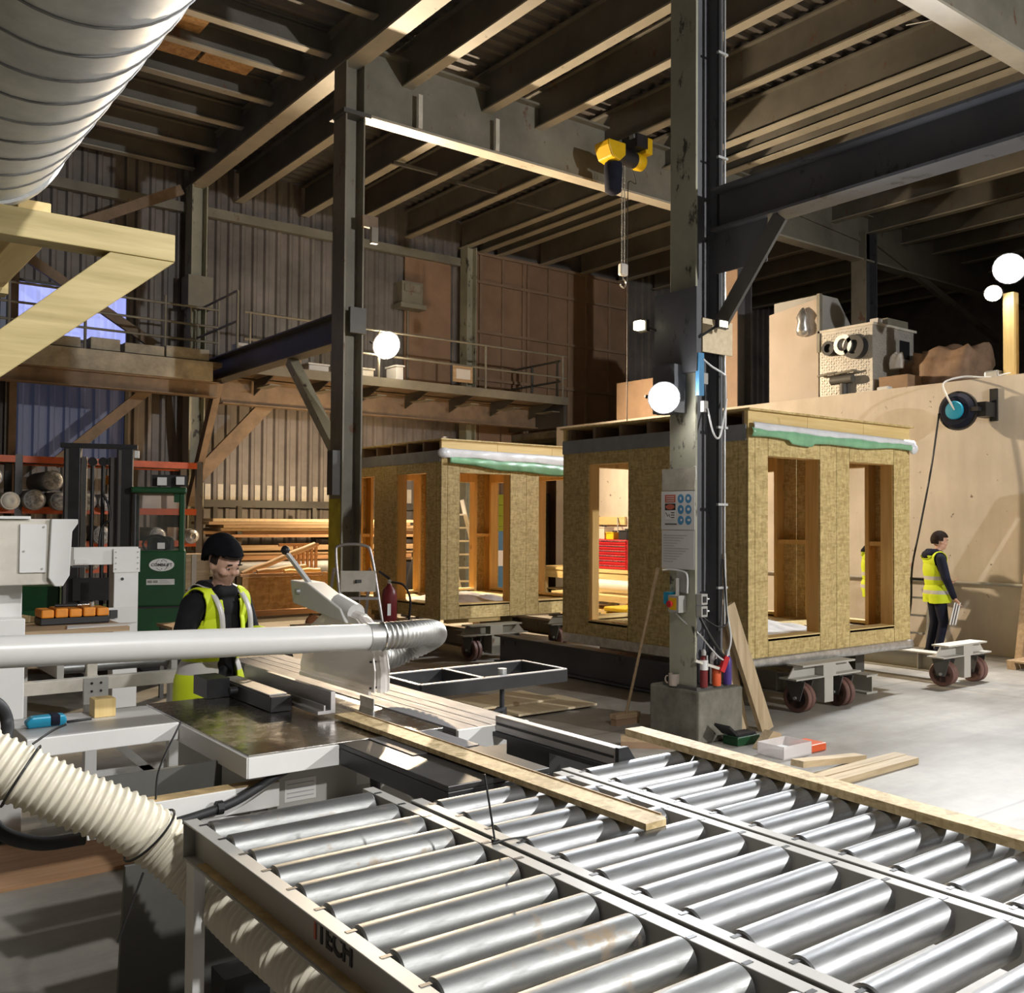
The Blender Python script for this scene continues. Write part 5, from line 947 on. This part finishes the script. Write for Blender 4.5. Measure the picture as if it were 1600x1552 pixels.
# left floor things between forklift and worker
t = thing('plinth_stool', 'small brown topped stand left of the worker', 'stand', (3.4, 9.9, 0)); B('top', 'old_board', t, (3.1, 3.6, 9.6, 10.1, .72, .75)); [B('leg', 'beam_dark', t, (x, x+.04, y, y+.04, 0, .72)) for x in (3.12, 3.52) for y in (9.62, 10.02)]; MB().lathe([(.03, 0), (.14, 0), (.15, .03), (.14, .06), (.03, .06)], (3.5, 9.55, .3), 18, 'y').build('wheel', 'tyre', t)
t = thing('timber_stake', 'pale green treated stake standing behind the worker', 'stake', (4.05, 10.9, 0)); B('stake', 'fresh_timber_z', t, (4.0, 4.1, 10.9, 10.98, .03, 1.46)); B('foot', 'old_board', t, (3.9, 4.2, 10.8, 11.1, 0, .03))
for i, (x, y, z, m_, lab) in enumerate(((4.2, 12.4, 0, 'cardboard', 'lower brown carton right of the forklift'), (4.2, 12.4, .46, 'cardboard', 'upper brown carton right of the forklift'), (4.2, 12.4, .92, 'old_board', 'timber crate on top of the cartons right of forklift'))):
    t = thing('carton', lab, 'box', (x, y, z)); B('body', m_, t, (x-.2, x+.2, y-.2, y+.2, z+.002, z+.45), bev=.01); B('tape', 'beige_panel', t, (x-.03, x+.03, y-.205, y-.2, z+.05, z+.45))
# ================================================================== PEOPLE
def person(label, base, face, J, vest_hem, vest_open, cloth_top, cloth_leg, voxel=.0075, head_turn=0, head_pitch=0, hat=None, bands=((.86, .91), (1.06, 1.11))):
    f = Vector((face[0], face[1], 0)).normalized(); l = Vector((-f.y, f.x, 0)); b = Vector(base)
    def W(p): return b+f*p[0]+l*p[1]+Vector((0, 0, p[2]))
    t = thing('person', label, 'person', base)
    m = MB(); bones = []
    def cap(reg, p, q, r1, r2, n=14, flat=None):
        P, Q = W(p), W(q); bones.append((reg, P, Q, r1, r2)); k = 5
        for i in range(k+1):
            a = i/k; c = P.lerp(Q, a); rr = r1+(r2-r1)*a; m.ball(c, rr, n, 8)
        m.cyl(P, Q, r1, n, r2)
    def ell(reg, c, rad, rot=None):
        # ellipsoid in the person frame (forward, left, up)
        mm = MB().ball((0, 0, 0), 1, 20, 14); C = Vector(c); Rm = rot or Matrix.Identity(3); vs = []
        for v in mm.v: q = C+Rm @ Vector((v[0]*rad[0], v[1]*rad[1], v[2]*rad[2])); vs.append(W(q))
        m.add(vs, mm.f); P = W(C); bones.append((reg, P, P, sum(rad)/3, sum(rad)/3))
    sh, hp = J['sh'], J['hip']
    # trunk
    ell('torso', (hp[0], 0, hp[1]), (.115, .165, .13)); ell('torso', (hp[0]*.6+sh[0]*.4, 0, hp[1]*.6+sh[1]*.4), (.115, .155, .17)); ell('torso', ((hp[0]+2*sh[0])/3, 0, (hp[1]+2*sh[1])/3-.02), (.125, .17, .19)); ell('torso', (sh[0]-.005, 0, sh[1]-.05), (.105, .185, .11))
    for s in (1, -1): cap('torso', (sh[0], .06*s, sh[1]+.01), (sh[0], .165*s, sh[1]-.02), .065, .068)
    nk = J['neck']; hd = J['head']
    cap('skin', (sh[0]+.005, 0, sh[1]+.03), (nk[0], 0, nk[1]), .055, .052)
    # collar and hood
    for a in range(9):
        an = math.pi*(.5+a/8); cap('top', (sh[0]-.01+.075*math.cos(an), .085*math.sin(an), sh[1]+.075), (sh[0]-.01+.08*math.cos(an), .09*math.sin(an), sh[1]+.05), .040, .046)
    cap('top', (sh[0]-.10, -.05, sh[1]+.03), (sh[0]-.10, .05, sh[1]+.03), .055, .055); cap('top', (sh[0]+.06, -.055, sh[1]+.05), (sh[0]+.06, .055, sh[1]+.05), .038, .038)
    # head
    Rz = Matrix.Rotation(head_turn, 3, 'Z') @ Matrix.Rotation(head_pitch, 3, 'Y'); H0 = Vector((hd[0], 0, hd[1]))
    def hp_(p): return H0+Rz @ Vector(p)
    ell('skin', hp_((-.008, 0, .02)), (.098, .078, .10), Rz); ell('skin', hp_((.022, 0, -.055)), (.068, .058, .07), Rz); ell('skin', hp_((.048, 0, -.085)), (.036, .034, .032), Rz)
    ell('skin', hp_((.083, 0, .018)), (.016, .045, .014), Rz); ell('skin', hp_((.098, 0, -.022)), (.018, .014, .014), Rz); ell('skin', hp_((.091, 0, -.003)), (.012, .010, .024), Rz)
    for s in (1, -1): ell('skin', hp_((-.005, .08*s, -.01)), (.022, .010, .032), Rz); ell('skin', hp_((.058, .04*s, -.03)), (.03, .025, .026), Rz)
    # arms with hands
    for s, arm in ((1, J['armL']), (-1, J['armR'])):
        S_ = (sh[0], .19*s, sh[1]-.02); E, Wr, Fd, fold = arm
        cap('top', S_, E, .070, .058); cap('top', E, Wr, .057, .040)
        fd = Vector(Fd).normalized(); wr = Vector(Wr); side = Vector((0, -s, 0)); side = (side-fd*side.dot(fd)).normalized(); nrm = fd.cross(side)*(-s)
        cap('skin', tuple(wr), tuple(wr+fd*.02), .028, .028)
        for q in (-.024, -.008, .008, .024): cap('skin', tuple(wr+fd*.02+side*q*.8), tuple(wr+fd*.085+side*q), .017, .014, 10)
        for q, L in ((-.03, .068), (-.010, .08), (.010, .076), (.029, .058)):
            p0 = wr+fd*.085+side*q; d1 = (fd*math.cos(fold*.5)+nrm*math.sin(fold*.5)); d2 = (fd*math.cos(fold*1.3)+nrm*math.sin(fold*1.3)); p1 = p0+d1*L*.55; p2 = p1+d2*L*.5
            cap('skin', tuple(p0), tuple(p1), .0105, .0095, 8); cap('skin', tuple(p1), tuple(p2), .0095, .008, 8)
        th = wr+fd*.03-side*.026; cap('skin', tuple(th), tuple(th+fd*.035-side*.025+nrm*.012), .014, .011, 8); cap('skin', tuple(th+fd*.035-side*.025+nrm*.012), tuple(th+fd*.065-side*.022+nrm*.025), .011, .009, 8)
    # legs
    for s, (kn, an, toe) in ((1, J['legL']), (-1, J['legR'])):
        cap('leg', (hp[0], .085*s, hp[1]-.04), kn, .092, .066); cap('leg', kn, an, .062, .052)
        cap('boot', (an[0]-.03, an[1], .055), toe, .052, .042); cap('boot', an, (an[0], an[1], .05), .052, .055)
    o = m.build('tmp', None, None)
    md = o.modifiers.new('r', 'REMESH'); md.mode = 'VOXEL'; md.voxel_size = voxel; md.use_smooth_shade = True
    sm = o.modifiers.new('s', 'SMOOTH'); sm.iterations = 5; sm.factor = .5
    bpy.context.view_layer.update(); me = bpy.data.meshes.new_from_object(o.evaluated_get(bpy.context.evaluated_depsgraph_get())); bpy.data.objects.remove(o)
    me.name = 'body'; me.materials.clear()
    order = {'skin': 0, 'top': 1, 'torso': 1, 'leg': 2, 'boot': 3}
    for n_ in ('skin', cloth_top, cloth_leg, 'black_cloth'): me.materials.append(MATS[n_])
    import numpy as np
    n_p = len(me.polygons); cs = np.empty(n_p*3); me.polygons.foreach_get('center', cs); cs = cs.reshape(-1, 3)
    best = np.full(n_p, 1e9); reg = np.zeros(n_p, int); regs = ['skin', 'top', 'torso', 'leg', 'boot']
    for (rg, P, Q, r1, r2) in bones:
        P_, Q_ = np.array(P), np.array(Q); dd = Q_-P_; L2 = dd@dd
        tt_ = np.clip(((cs-P_)@dd)/L2, 0, 1) if L2 > 1e-9 else np.zeros(n_p)
        ds = np.linalg.norm(cs-(P_+tt_[:, None]*dd), axis=1)-(r1+(r2-r1)*tt_); k = ds < best; best[k] = ds[k]; reg[k] = regs.index(rg)
    mi = np.array([order[x] for x in regs])[reg]; me.materials.append(MATS['stubble'])
    if hat:
        hc = np.array(W(hp_((0, 0, 0)))); hx = np.array(W(hp_((1, 0, 0))))-hc; hz = np.array(W(hp_((0, 0, 1))))-hc; q_ = cs-hc; mi[(reg == 0) & (q_@hz < -.035) & (q_@hz > -.125) & (q_@hx > .0) & (np.linalg.norm(q_, axis=1) < .16)] = 4
    me.polygons.foreach_set('material_index', mi.astype('int32'))
    body = put('body', me, None, t, smooth=80)
    # vest: a shell standing off the trunk
    fl_ = (cs-np.array(b)) @ np.array(f); ll_ = (cs-np.array(b)) @ np.array(l); zz = cs[:, 2]
    torso = (reg == 2) | ((reg == 1) & (np.abs(ll_) < .185) & (zz < sh[1]+.03) & (zz > sh[1]-.3)) | ((reg == 3) & (zz > vest_hem))
    keep = torso & (zz > vest_hem) & (zz < sh[1]+.07)
    if vest_open: keep &= ~((np.abs(ll_) < vest_open) & (fl_ > sh[0]*(zz-hp[1])/(sh[1]-hp[1])+.02))
    keep &= ~((np.abs(ll_) < .085) & (zz > sh[1]+.0) & (fl_ < .2))
    idx = np.nonzero(keep)[0]; vmap = {}; vv = []; ff = []
    for i in idx:
        fc = []
        for vi in me.polygons[i].vertices:
            if vi not in vmap: v = me.vertices[vi]; vmap[vi] = len(vv); vv.append(tuple(v.co+v.normal*(.02+.10*max(0, hp[1]+.16-v.co.z))))
            fc.append(vmap[vi])
        ff.append(tuple(fc))
    vm = vest_mat('vest_cloth_'+str(len(MATS)), [(base[2]+a, base[2]+c) for a, c in bands])
    ve = MB().add(vv, ff).build('vest', vm.name if 0 else None, t, smooth=80, fix=False); ve.data.materials.append(vm)
    s1 = ve.modifiers.new('m', 'SMOOTH'); s1.iterations = 12; s1.factor = .5; s2 = ve.modifiers.new('s', 'SOLIDIFY'); s2.thickness = .008; s2.offset = 1
    # face details
    def dot(name, mat, p, rad): 
        mm = MB().ball((0, 0, 0), 1, 10, 8); vs = [W(hp_(Vector(p)+Vector((v[0]*rad[0], v[1]*rad[1], v[2]*rad[2])))) for v in mm.v]; MB().add(vs, mm.f).build(name, mat, t, smooth=60)
    for s in (1, -1):
        dot('eye', 'eye_white', (.078, .032*s, .002), (.010, .013, .007)); dot('iris', 'hair', (.086, .032*s, .001), (.004, .006, .006)); dot('eyelid', 'skin', (.079, .032*s, .008), (.0115, .0155, .006)); dot('eyebrow', 'hair', (.090, .034*s, .026), (.006, .022, .005))
    dot('mouth', 'lips', (.081, 0, -.058), (.006, .022, .007))
    def shell(name, mat, test, off, seed=0):
        vs = []; R = random.Random(seed); mm = MB().ball((0, 0, 0), 1, 64, 48); pts = [Vector(v) for v in mm.v]; 
        fs = [fc for fc in mm.f if all(test(pts[i]) for i in fc)]
        for v in pts:
            w = 1+off(v); vs.append(W(hp_((-.010+v.x*.100*w, v.y*.083*w, .02+v.z*.104*w))))
        ob = MB().add(vs, fs).build(name, mat, t, smooth=70); q = ob.modifiers.new('s', 'SOLIDIFY'); q.thickness = .01; q.offset = 1; return ob
    if hat:
        shell('beanie', hat, lambda v: v.z > .24+(.2 if v.x > 0 else .72)*v.x, lambda v: .12+.24*max(0, v.z)*(.6-v.x*.8)+.26*max(0, -v.x))
        shell('hair', 'hair', lambda v: (v.z > .30 and v.x > .5 and v.z < .7) or (abs(v.y) > .75 and -.15 < v.z < .4 and -.1 < v.x < .4), lambda v: .05+.03*math.sin(v.y*30))
    else:
        shell('hair', 'hair', lambda v: (v.z > .30) or (v.x < .15 and v.z > -.15) or (v.x < -.3 and v.z > -.55), lambda v: .07+.05*max(0, v.z)+.02*math.sin(v.y*17+v.x*23)+.06*max(0, v.x)*max(0, v.z))
    return t, W, f, l
# worker at the saw
pa, Wa, fa, la = person('worker in black beanie and yellow vest bending over the saw', (2.02, 5.58, 0), (.45, -.89), dict(sh=(.05, 1.34), hip=(0, .92), neck=(.085, 1.45), head=(.10, 1.55),
    armL=((.08, .26, 1.12), (.26, .16, 1.11), (1, -.2, -.1), .5), armR=((.04, -.27, 1.11), (.24, -.13, 1.11), (1, .2, -.1), .5),
    legL=((.04, .10, .48), (.0, .11, .09), (.16, .12, .045)), legR=((.02, -.10, .48), (-.02, -.11, .09), (.14, -.13, .045))), .76, .06, 'black_cloth', 'black_cloth', .007, math.radians(-8), math.radians(20), 'beanie', ((.93, 1.0),))
# shoulder straps of reflective tape on the worker's vest
for s in (1, -1):
    pts = [Wa((-.09, .105*s, 1.33)), Wa((-.02, .112*s, 1.43)), Wa((.10, .115*s, 1.405)), Wa((.185, .115*s, 1.30)), Wa((.205, .115*s, 1.17)), Wa((.195, .118*s, 1.05))]
    c_ = crv(pts, 8); vs = []
    for p in c_: vs += [p-la*.02, p+la*.02]
    o = MB().add(vs, [(2*i, 2*i+1, 2*i+3, 2*i+2) for i in range(len(c_)-1)]).build('reflective_tape', 'reflective', pa, smooth=60); q = o.modifiers.new('s', 'SOLIDIFY'); q.thickness = .004
# man by the concrete wall
pb, Wb, fb, lb_ = person('dark haired man in yellow vest standing by the concrete wall', (12.72, 7.18, 0), (.80, -.60), dict(sh=(-.02, 1.36), hip=(0, .90), neck=(.03, 1.46), head=(.055, 1.575),
    armL=((.06, .25, 1.08), (.22, .2, .98), (1, -.3, .2), .6), armR=((.02, -.26, 1.08), (.13, -.25, .83), (.4, .0, -1), .7),
    legL=((.02, .09, .48), (-.06, .09, .09), (.10, .10, .045)), legR=((.06, -.09, .48), (-.02, -.09, .09), (.14, -.10, .045))), .74, .05, 'navy', 'navy', .008, 0, math.radians(4), None, ((.86, .91), (1.05, 1.10)))
fr_ = thing('folding_rule', 'white edged folded boards held in the hand of standing man', 'rule', tuple(Wb((.2, -.26, .7))))
for k in range(3): MB().prism([(0, 0), (.02, 0), (.09, .30), (.07, .30)], Wb((.05+.035*k, -.285, .46)), lb_*.006, fb, (0, 0, 1)).build('leaf', 'white_sheet', fr_)
MB().prism([(0, 0), (.09, 0), (.16, .30), (.07, .30)], Wb((.05, -.277, .46)), lb_*.004, fb, (0, 0, 1)).build('cover', 'navy', fr_)
# person behind the nearer pod, mostly hidden
pc, Wc, fc_, lc = person('person in yellow vest mostly hidden behind the nearer pod holding hose', (12.75, 8.18, 0), (.55, -.83), dict(sh=(.0, 1.38), hip=(0, .92), neck=(.03, 1.48), head=(.05, 1.59),
    armL=((.22, .26, 1.2), (.42, .22, 1.17), (1, .0, .1), 1.2), armR=((.0, -.26, 1.1), (.08, -.27, .86), (.2, 0, -1), .6),
    legL=((.03, .09, .48), (-.02, .09, .09), (.14, .10, .045)), legR=((.03, -.09, .48), (-.02, -.09, .09), (.14, -.10, .045))), .75, .05, 'black_cloth', 'navy', .009, 0, 0, None, ((.88, .93), (1.06, 1.11)))
a_l = thing('step_ladder', 'small aluminium step ladder against the concrete wall behind pod', 'ladder', (13.1, 7.9, 0))
for y in (7.55, 8.15): bar('stile', 'galvanised', a_l, (12.98+.0, y+(.08 if y < 8 else -.08)*-1, 0), (13.2, y, 1.0), .03, .05); bar('rear_leg', 'galvanised', a_l, (13.42, y, 0), (13.22, y, 1.0), .02, .04)
for z in (.25, .5, .75): bar('tread', 'galvanised', a_l, (13.03+z*.18, 7.57, z), (13.03+z*.18, 8.13, z), .08, .025)
B('top_step', 'black_plastic', a_l, (13.12, 13.32, 7.52, 8.18, 1.0, 1.03))
# ================================================================== AT THE PLINTH COLUMN
xf = 6.045   # face of the column towards the saw
sg = thing('safety_notice', 'white safety notice with red panels and six blue circles', 'sign', (xf, 5.66, 1.85))
def SB(name, mat, par, y0, y1, z0, z1, off, th=.002): return B(name, mat, par, (xf-off-th, xf-off, y0, y1, z0, z1))
SB('board', 'paper', sg, 5.50, 5.88, 1.745, 2.07, .004, .004)
SB('red_panel', 'print_red', sg, 5.715, 5.835, 1.975, 2.04, .008)
for k in range(3): SB('print_line', 'paper', sg, 5.73, 5.82, 1.985+.018*k, 1.991+.018*k, .0102, .001)
SB('danger_panel', 'print_black', sg, 5.715, 5.835, 1.91, 1.965, .008)
MB().prism([(.052*math.cos(a), .022*math.sin(a)) for a in [i*math.pi/10 for i in range(20)]], (xf-.0102, 5.775, 1.9375), (-.001, 0, 0), (0, 1, 0), (0, 0, 1)).build('danger_oval', 'print_red', sg)
SB('picture_panel', 'white_sheet', sg, 5.715, 5.835, 1.83, 1.905, .008); MB().tube([(xf-.0105, 5.825, 1.89), (xf-.0105, 5.80, 1.86), (xf-.0105, 5.785, 1.875), (xf-.0105, 5.775, 1.85)], .003, 5).build('picture_line', 'print_black', sg)
for k in range(3): SB('print_line', 'print_black', sg, 5.725, 5.765, 1.845+.02*k, 1.852+.02*k, .0102, .001)
SB('footer_line', 'print_black', sg, 5.70, 5.835, 1.788, 1.797, .008)
for i in range(3):
    for j in range(2):
        y, z = 5.655-.085*j, 2.005-.09*i
        ci = MB().prism([(.034*math.cos(a), .038*math.sin(a)) for a in [q*math.pi/12 for q in range(24)]], (xf-.008, y, z), (-.002, 0, 0), (0, 1, 0), (0, 0, 1)).build('blue_circle', 'print_blue', sg)
        MB().prism([((.010+.006*j)*math.cos(a)-.004*i, (.016-.003*i)*math.sin(a)+.002) for a in [q*math.pi/(3+i) for q in range(6+2*i)]], (xf-.0101, y, z), (-.001, 0, 0), (0, 1, 0), (0, 0, 1)).build('symbol', 'white_sheet', ci)
s2 = thing('printed_sheet', 'plain printed sheet of rules below the safety notice', 'sign', (xf, 5.69, 1.55)); SB('sheet', 'paper', s2, 5.505, 5.875, 1.415, 1.74, .004, .003)
for k in range(11): SB('print_line', 'print_grey', s2, 5.85-.05-.2*((k*37 % 17)/17)-.06, 5.85, 1.475+.022*k, 1.480+.022*k, .0075, .001)
gs = thing('grey_board', 'bare grey backing board above the safety notice', 'board', (xf, 5.69, 2.1)); SB('board', 'concrete_block', gs, 5.50, 5.87, 2.075, 2.26, .002, .008); MB().tube([(xf-.006, 5.51, 2.27), (xf-.006, 5.49, 2.27), (xf-.006, 5.485, 2.2), (xf-.006, 5.49, 2.16)], .004, 5).build('wire_clip', 'white_cable', gs)
es = thing('emergency_stop', 'grey box with red stop button on yellow plate', 'switch', (xf, 5.66, 1.15)); SB('box', 'grey_paint', es, 5.60, 5.72, 1.06, 1.20, .001, .09); MB().prism([(-.04, -.05), (.04, -.05), (.04, .05), (-.04, .05)], (xf-.0915, 5.665, 1.13), (-.002, 0, 0), (0, 1, 0), (0, 0, 1)).build('yellow_plate', 'yellow_paint', es); MB().lathe([(.012, 0), (.012, -.02), (.028, -.025), (.028, -.04), (.018, -.046)], (xf-.094, 5.67, 1.13), 18, 'x').build('button', 'red_paint', es, smooth=50); MB().cyl((xf-.04, 5.66, 1.20), (xf-.04, 5.66, 1.34), .014, 10).build('gland', 'white_sheet', es)
sw = thing('socket_pair', 'pair of small grey sockets beside the stop button', 'socket', (6.1, 5.50, 1.1)); 
for k in range(2): sb = B('socket', 'grey_paint', sw, (6.055, 6.13, 5.44, 5.50, 1.03+.1*k, 1.12+.1*k), bev=.004); B('cover', 'black_plastic', sb, (6.07, 6.11, 5.435, 5.44, 1.05+.1*k, 1.10+.1*k)); MB().cyl((6.13, 5.47, 1.075+.1*k), (6.165, 5.46, 1.075+.1*k), .01, 8).build('plug', 'galvanised', sb)
bk = thing('cable_bracket', 'grey wall bracket with white lead above the stop button', 'bracket', (xf, 5.7, 1.3)); SB('plate', 'grey_paint', bk, 5.575, 5.70, 1.22, 1.40, .001, .008); MB().tube(crv([(xf-.02, 5.85, 1.40), (xf-.03, 5.75, 1.41), (xf-.02, 5.62, 1.40), (xf-.02, 5.57, 1.36), (xf-.02, 5.57, 1.22)], 5), .008, 6).build('lead', 'white_cable', bk); SB('plug_box', 'blue_tool', bk, 5.72, 5.80, 1.12, 1.22, .001, .06)
pcb = thing('column_cables', 'black and white leads hanging in loops from plinth column sockets', 'cables', (6.2, 5.45, .9))
wire('cable', 'cable', pcb, [(6.06, 5.46, 1.03), (6.10, 5.42, .92), (6.18, 5.40, .80), (6.28, 5.40, .70)], .014, 8, 8); wire('cable', 'white_cable', pcb, [(6.385, 5.48, 1.55), (6.385, 5.46, 1.1), (6.37, 5.40, .85), (6.30, 5.38, .70)], .009, 8); wire('cable', 'cable', pcb, [(6.08, 5.45, 1.03), (6.2, 5.40, .95), (6.33, 5.41, .97), (6.37, 5.45, 1.1), (6.38, 5.49, 1.5)], .008, 8); wire('cable', 'white_cable', pcb, [(xf-.02, 5.7, 1.05), (xf, 5.62, .98), (6.10, 5.5, .88), (6.2, 5.41, .72), (6.28, 5.38, .66)], .007, 8)
t = thing('silicone_gun', 'red trigger gun hanging with white nozzle above the plinth', 'tool', (6.2, 5.4, .6)); bar('trigger', 'red_paint', t, (6.30, 5.385, .70), (6.24, 5.39, .58), .03, .05); bar('barrel', 'dusty_white', t, (6.24, 5.40, .60), (6.00, 5.46, .68), .022, .022); MB().cyl((6.10, 5.42, .60), (6.10, 5.42, .72), .008, 6).build('rod', 'galvanised', t)
# on the plinth
def can(name, label, x, y, rr, hh, m_, cat, top='white_sheet', nozzle=True):
    t = thing(name, label, cat, (x, y, .456)); MB().lathe([(rr*.9, 0), (rr, .01), (rr, hh*.85), (rr*.7, hh*.95), (rr*.35, hh)], (x, y, .456), 18, 'z').build('body', m_, t, smooth=45); 
    if nozzle: MB().lathe([(rr*.6, 0), (rr*.6, .03), (rr*.25, .05)], (x, y, .456+hh), 12, 'z').build('cap', top, t, smooth=45)
    return t
c1 = can('foam_can', 'white and red foam can standing on the plinth', 6.10, 5.455, .033, .26, 'dark_red', 'can', 'grey_paint'); MB().lathe([(.0335, .02), (.0335, .20)], (6.10, 5.455, .456), 18, 'z').build('label_band', 'white_sheet', c1) if 0 else MB().cyl((6.094, 5.447, .60), (6.094, 5.447, .68), .034, 18).build('label_band', 'white_sheet', c1, smooth=45)
can('spray_can', 'orange red can on the plinth beside the foam can', 6.25, 5.45, .038, .17, 'red_orange', 'can', 'black_plastic')
can('spray_can', 'dark purple can on the right of the plinth', 6.38, 5.445, .036, .24, 'purple', 'can', 'grey_paint'); can('spray_bottle', 'small clear spray bottle behind the orange can', 6.29, 5.52, .03, .27, 'box_plastic', 'bottle', 'black_plastic')
t = thing('mug', 'pale mug standing at the left of the plinth', 'mug', (6.04, 5.66, .456)); MB().lathe([(.0, .005), (.04, .0), (.045, .01), (.047, .1), (.043, .1), (.04, .015), (.0, .012)], (6.03, 5.72, .44), 20, 'z').build('cup', 'beige_panel', t, smooth=45); MB().tube([(6.03-.03*math.cos(0)-.0, 5.765+.028*math.sin(a), .49+.03*math.cos(a)) for a in [i*math.pi/8 for i in range(9)]], .006, 6).build('handle', 'beige_panel', t)
t = thing('broom', 'bamboo broom handle leaning against the plinth column', 'broom', (6.25, 6.35, 0)); rod('handle', 'old_board', t, (6.10, 6.38, .05), (5.98, 5.86, 1.42), .013, 10); B('head', 'old_board', t, (5.95, 6.25, 6.34, 6.42, .06, .10)); B('bristles', 'cardboard', t, (5.96, 6.24, 6.345, 6.415, 0, .06))
for i, (p, q, lab) in enumerate((((6.92, 5.47, .0), (6.50, 5.55, 1.1), 'right plank of the pair leaning on the plinth column'), ((6.74, 5.60, .0), (6.49, 5.66, 1.13), 'left plank of the pair leaning on the plinth column'), ((6.66, 5.72, .0), (6.49, 5.76, .95), 'rear short plank leaning on the plinth column'))):
    o = MB().bar(p, q, .15, .045, up=(0, 1, 0)).build('leaning_plank', 'old_board' if i == 2 else 'weathered_z', None); tag(o, lab, 'plank', 'planks leaning on the plinth column')
# lamp board and junction boxes on the column
B('lamp_board', 'column_dark', cc, (5.99, 6.045, 5.44, 5.92, 3.05, 3.75)); B('lamp_bracket', 'column_dark', cc, (5.90, 6.045, 5.60, 5.85, 2.72, 3.12)); B('plywood_panel', 'pale_board', cc, (6.07, 6.44, 5.445, 5.465, 3.22, 3.50)); B('conduit_box', 'print_blue', cc, (6.0, 6.06, 5.42, 5.46, 2.85, 3.2)); 
for z in (2.72, 2.95): B('switch', 'grey_paint', cc, (6.07, 6.12, 5.43, 5.47, z, z+.09))
wire('lead', 'white_cable', cc, [(6.05, 5.42, 3.15), (6.15, 5.42, 3.10), (6.3, 5.42, 3.05), (6.36, 5.45, 3.0), (6.37, 5.46, 2.6)], .008, 6); wire('lead', 'white_cable', cc, [(6.1, 5.42, 2.75), (6.16, 5.41, 2.55), (6.24, 5.41, 2.52), (6.32, 5.42, 2.75), (6.36, 5.44, 2.85)], .008, 6)
sp = thing('spot_lamp', 'small unlit looking spot lamp on the left of the column board', 'lamp', (5.92, 6.0, 3.55)); B('head', 'lamp_small', sp, (5.86, 5.92, 5.96, 6.05, 3.46, 3.54), bev=.01); B('housing', 'black_steel', sp, (5.92, 5.96, 5.95, 6.06, 3.45, 3.55)); bar('arm', 'black_steel', sp, (5.94, 6.0, 3.5), (6.0, 5.9, 3.45), .02, .02)
sp = thing('spot_lamp', 'square spot lamp in front of the pale plywood panel', 'lamp', (6.1, 5.36, 3.4)); B('frame', 'black_steel', sp, (6.10, 6.22, 5.30, 5.34, 3.40, 3.47)); B('glass', 'lamp_small', sp, (6.115, 6.205, 5.295, 5.30, 3.41, 3.46)); bar('arm', 'black_steel', sp, (6.14, 5.34, 3.43), (6.02, 5.44, 3.33), .02, .02)
# ================================================================== ON THE FLOOR
t = thing('brush_head', 'old brush head lying by the plinth', 'brush', (5.62, 5.62, 0)); MB().bar((5.45, 5.75, .07), (5.80, 5.42, .07), .07, .04).build('stock', 'old_board', t); MB().bar((5.45, 5.75, .025), (5.80, 5.42, .025), .08, .05).build('bristles', 'cardboard', t)
t = thing('tool_box', 'small green and black open case by the plinth', 'case', (6.3, 5.28, 0)); B('base', 'green_paint', t, (6.22, 6.50, 5.20, 5.36, 0, .07), bev=.01); MB().bar((6.22, 5.28, .09), (6.12, 5.28, .17), .16, .02).build('lid', 'black_plastic', t); B('content', 'black_plastic', t, (6.25, 6.47, 5.22, 5.34, .07, .09))
t = thing('timber_wedge', 'pale timber wedge on the floor right of green case', 'offcut', (6.4, 5.05, 0)); MB().prism([(0, 0), (.26, 0), (.26, .10), (.16, .13)], (6.28, 5.02, .001), (0, .09, 0), (1, 0, 0), (0, 0, 1)).build('wedge', 'weathered_x', t)
t = thing('plastic_tray', 'clear plastic tray with orange lid on the floor', 'box', (6.4, 4.8, 0)); m_ = MB(); m_.box(6.15, 6.50, 4.70, 4.705, .01, .1).box(6.15, 6.50, 4.945, 4.95, .01, .1).box(6.15, 6.155, 4.70, 4.95, .01, .1).box(6.495, 6.5, 4.70, 4.95, .01, .1).box(6.15, 6.5, 4.7, 4.95, 0, .01); m_.build('tray', 'box_plastic', t); B('lid', 'red_orange', t, (6.52, 6.72, 4.72, 4.92, 0, .06), bev=.008); B('content', 'paper', t, (6.2, 6.36, 4.75, 4.88, .012, .06))
for i, (p, q, lab) in enumerate((((5.75, 4.28, .12), (6.62, 4.35, .03), 'upper of the pale planks lying on floor right of lanes'), ((5.8, 4.18, .025), (6.92, 4.20, .025), 'lower left of the pale planks lying on floor'), ((5.8, 4.06, .025), (6.9, 4.09, .025), 'lower right of the pale planks lying on floor'))):
    tag(MB().bar(p, q, .1, .045).build('floor_plank', 'weathered_x', None), lab, 'plank', 'planks on the floor right of the lanes')
for i, (x, y, w, L, z, lab) in enumerate(((5.3, 7.7, .5, 1.3, .0, 'lowest pale sheet on floor under the outrigger'), (5.45, 7.6, .5, 1.2, .022, 'middle pale sheet on floor under the outrigger'), (5.3, 7.9, .45, 1.1, .044, 'topmost pale sheet on floor under the outrigger'))):
    tag(B('floor_sheet', 'pale_board', None, (x, x+L*.8, y-w, y+.1, z, z+.02)), lab, 'board', 'pale sheets under the outrigger')
tag(B('cardboard_sheet', 'pale_board', None, (1.80, 2.22, .75, 2.3, 0, .012)), 'flattened pale cardboard on floor beneath the roller lanes', 'cardboard')
tag(B('floor_board', 'red_board', None, (.7, 1.62, 5.25, 5.95, 0, .018)), 'reddish board on floor under the white extension table', 'board')
cloth('clear_sheet', 'crumpled plastic on floor beside the right trolley', 'film', 11.9, 7.0, .0, .25, .2, .15, 14, 'plastic film')
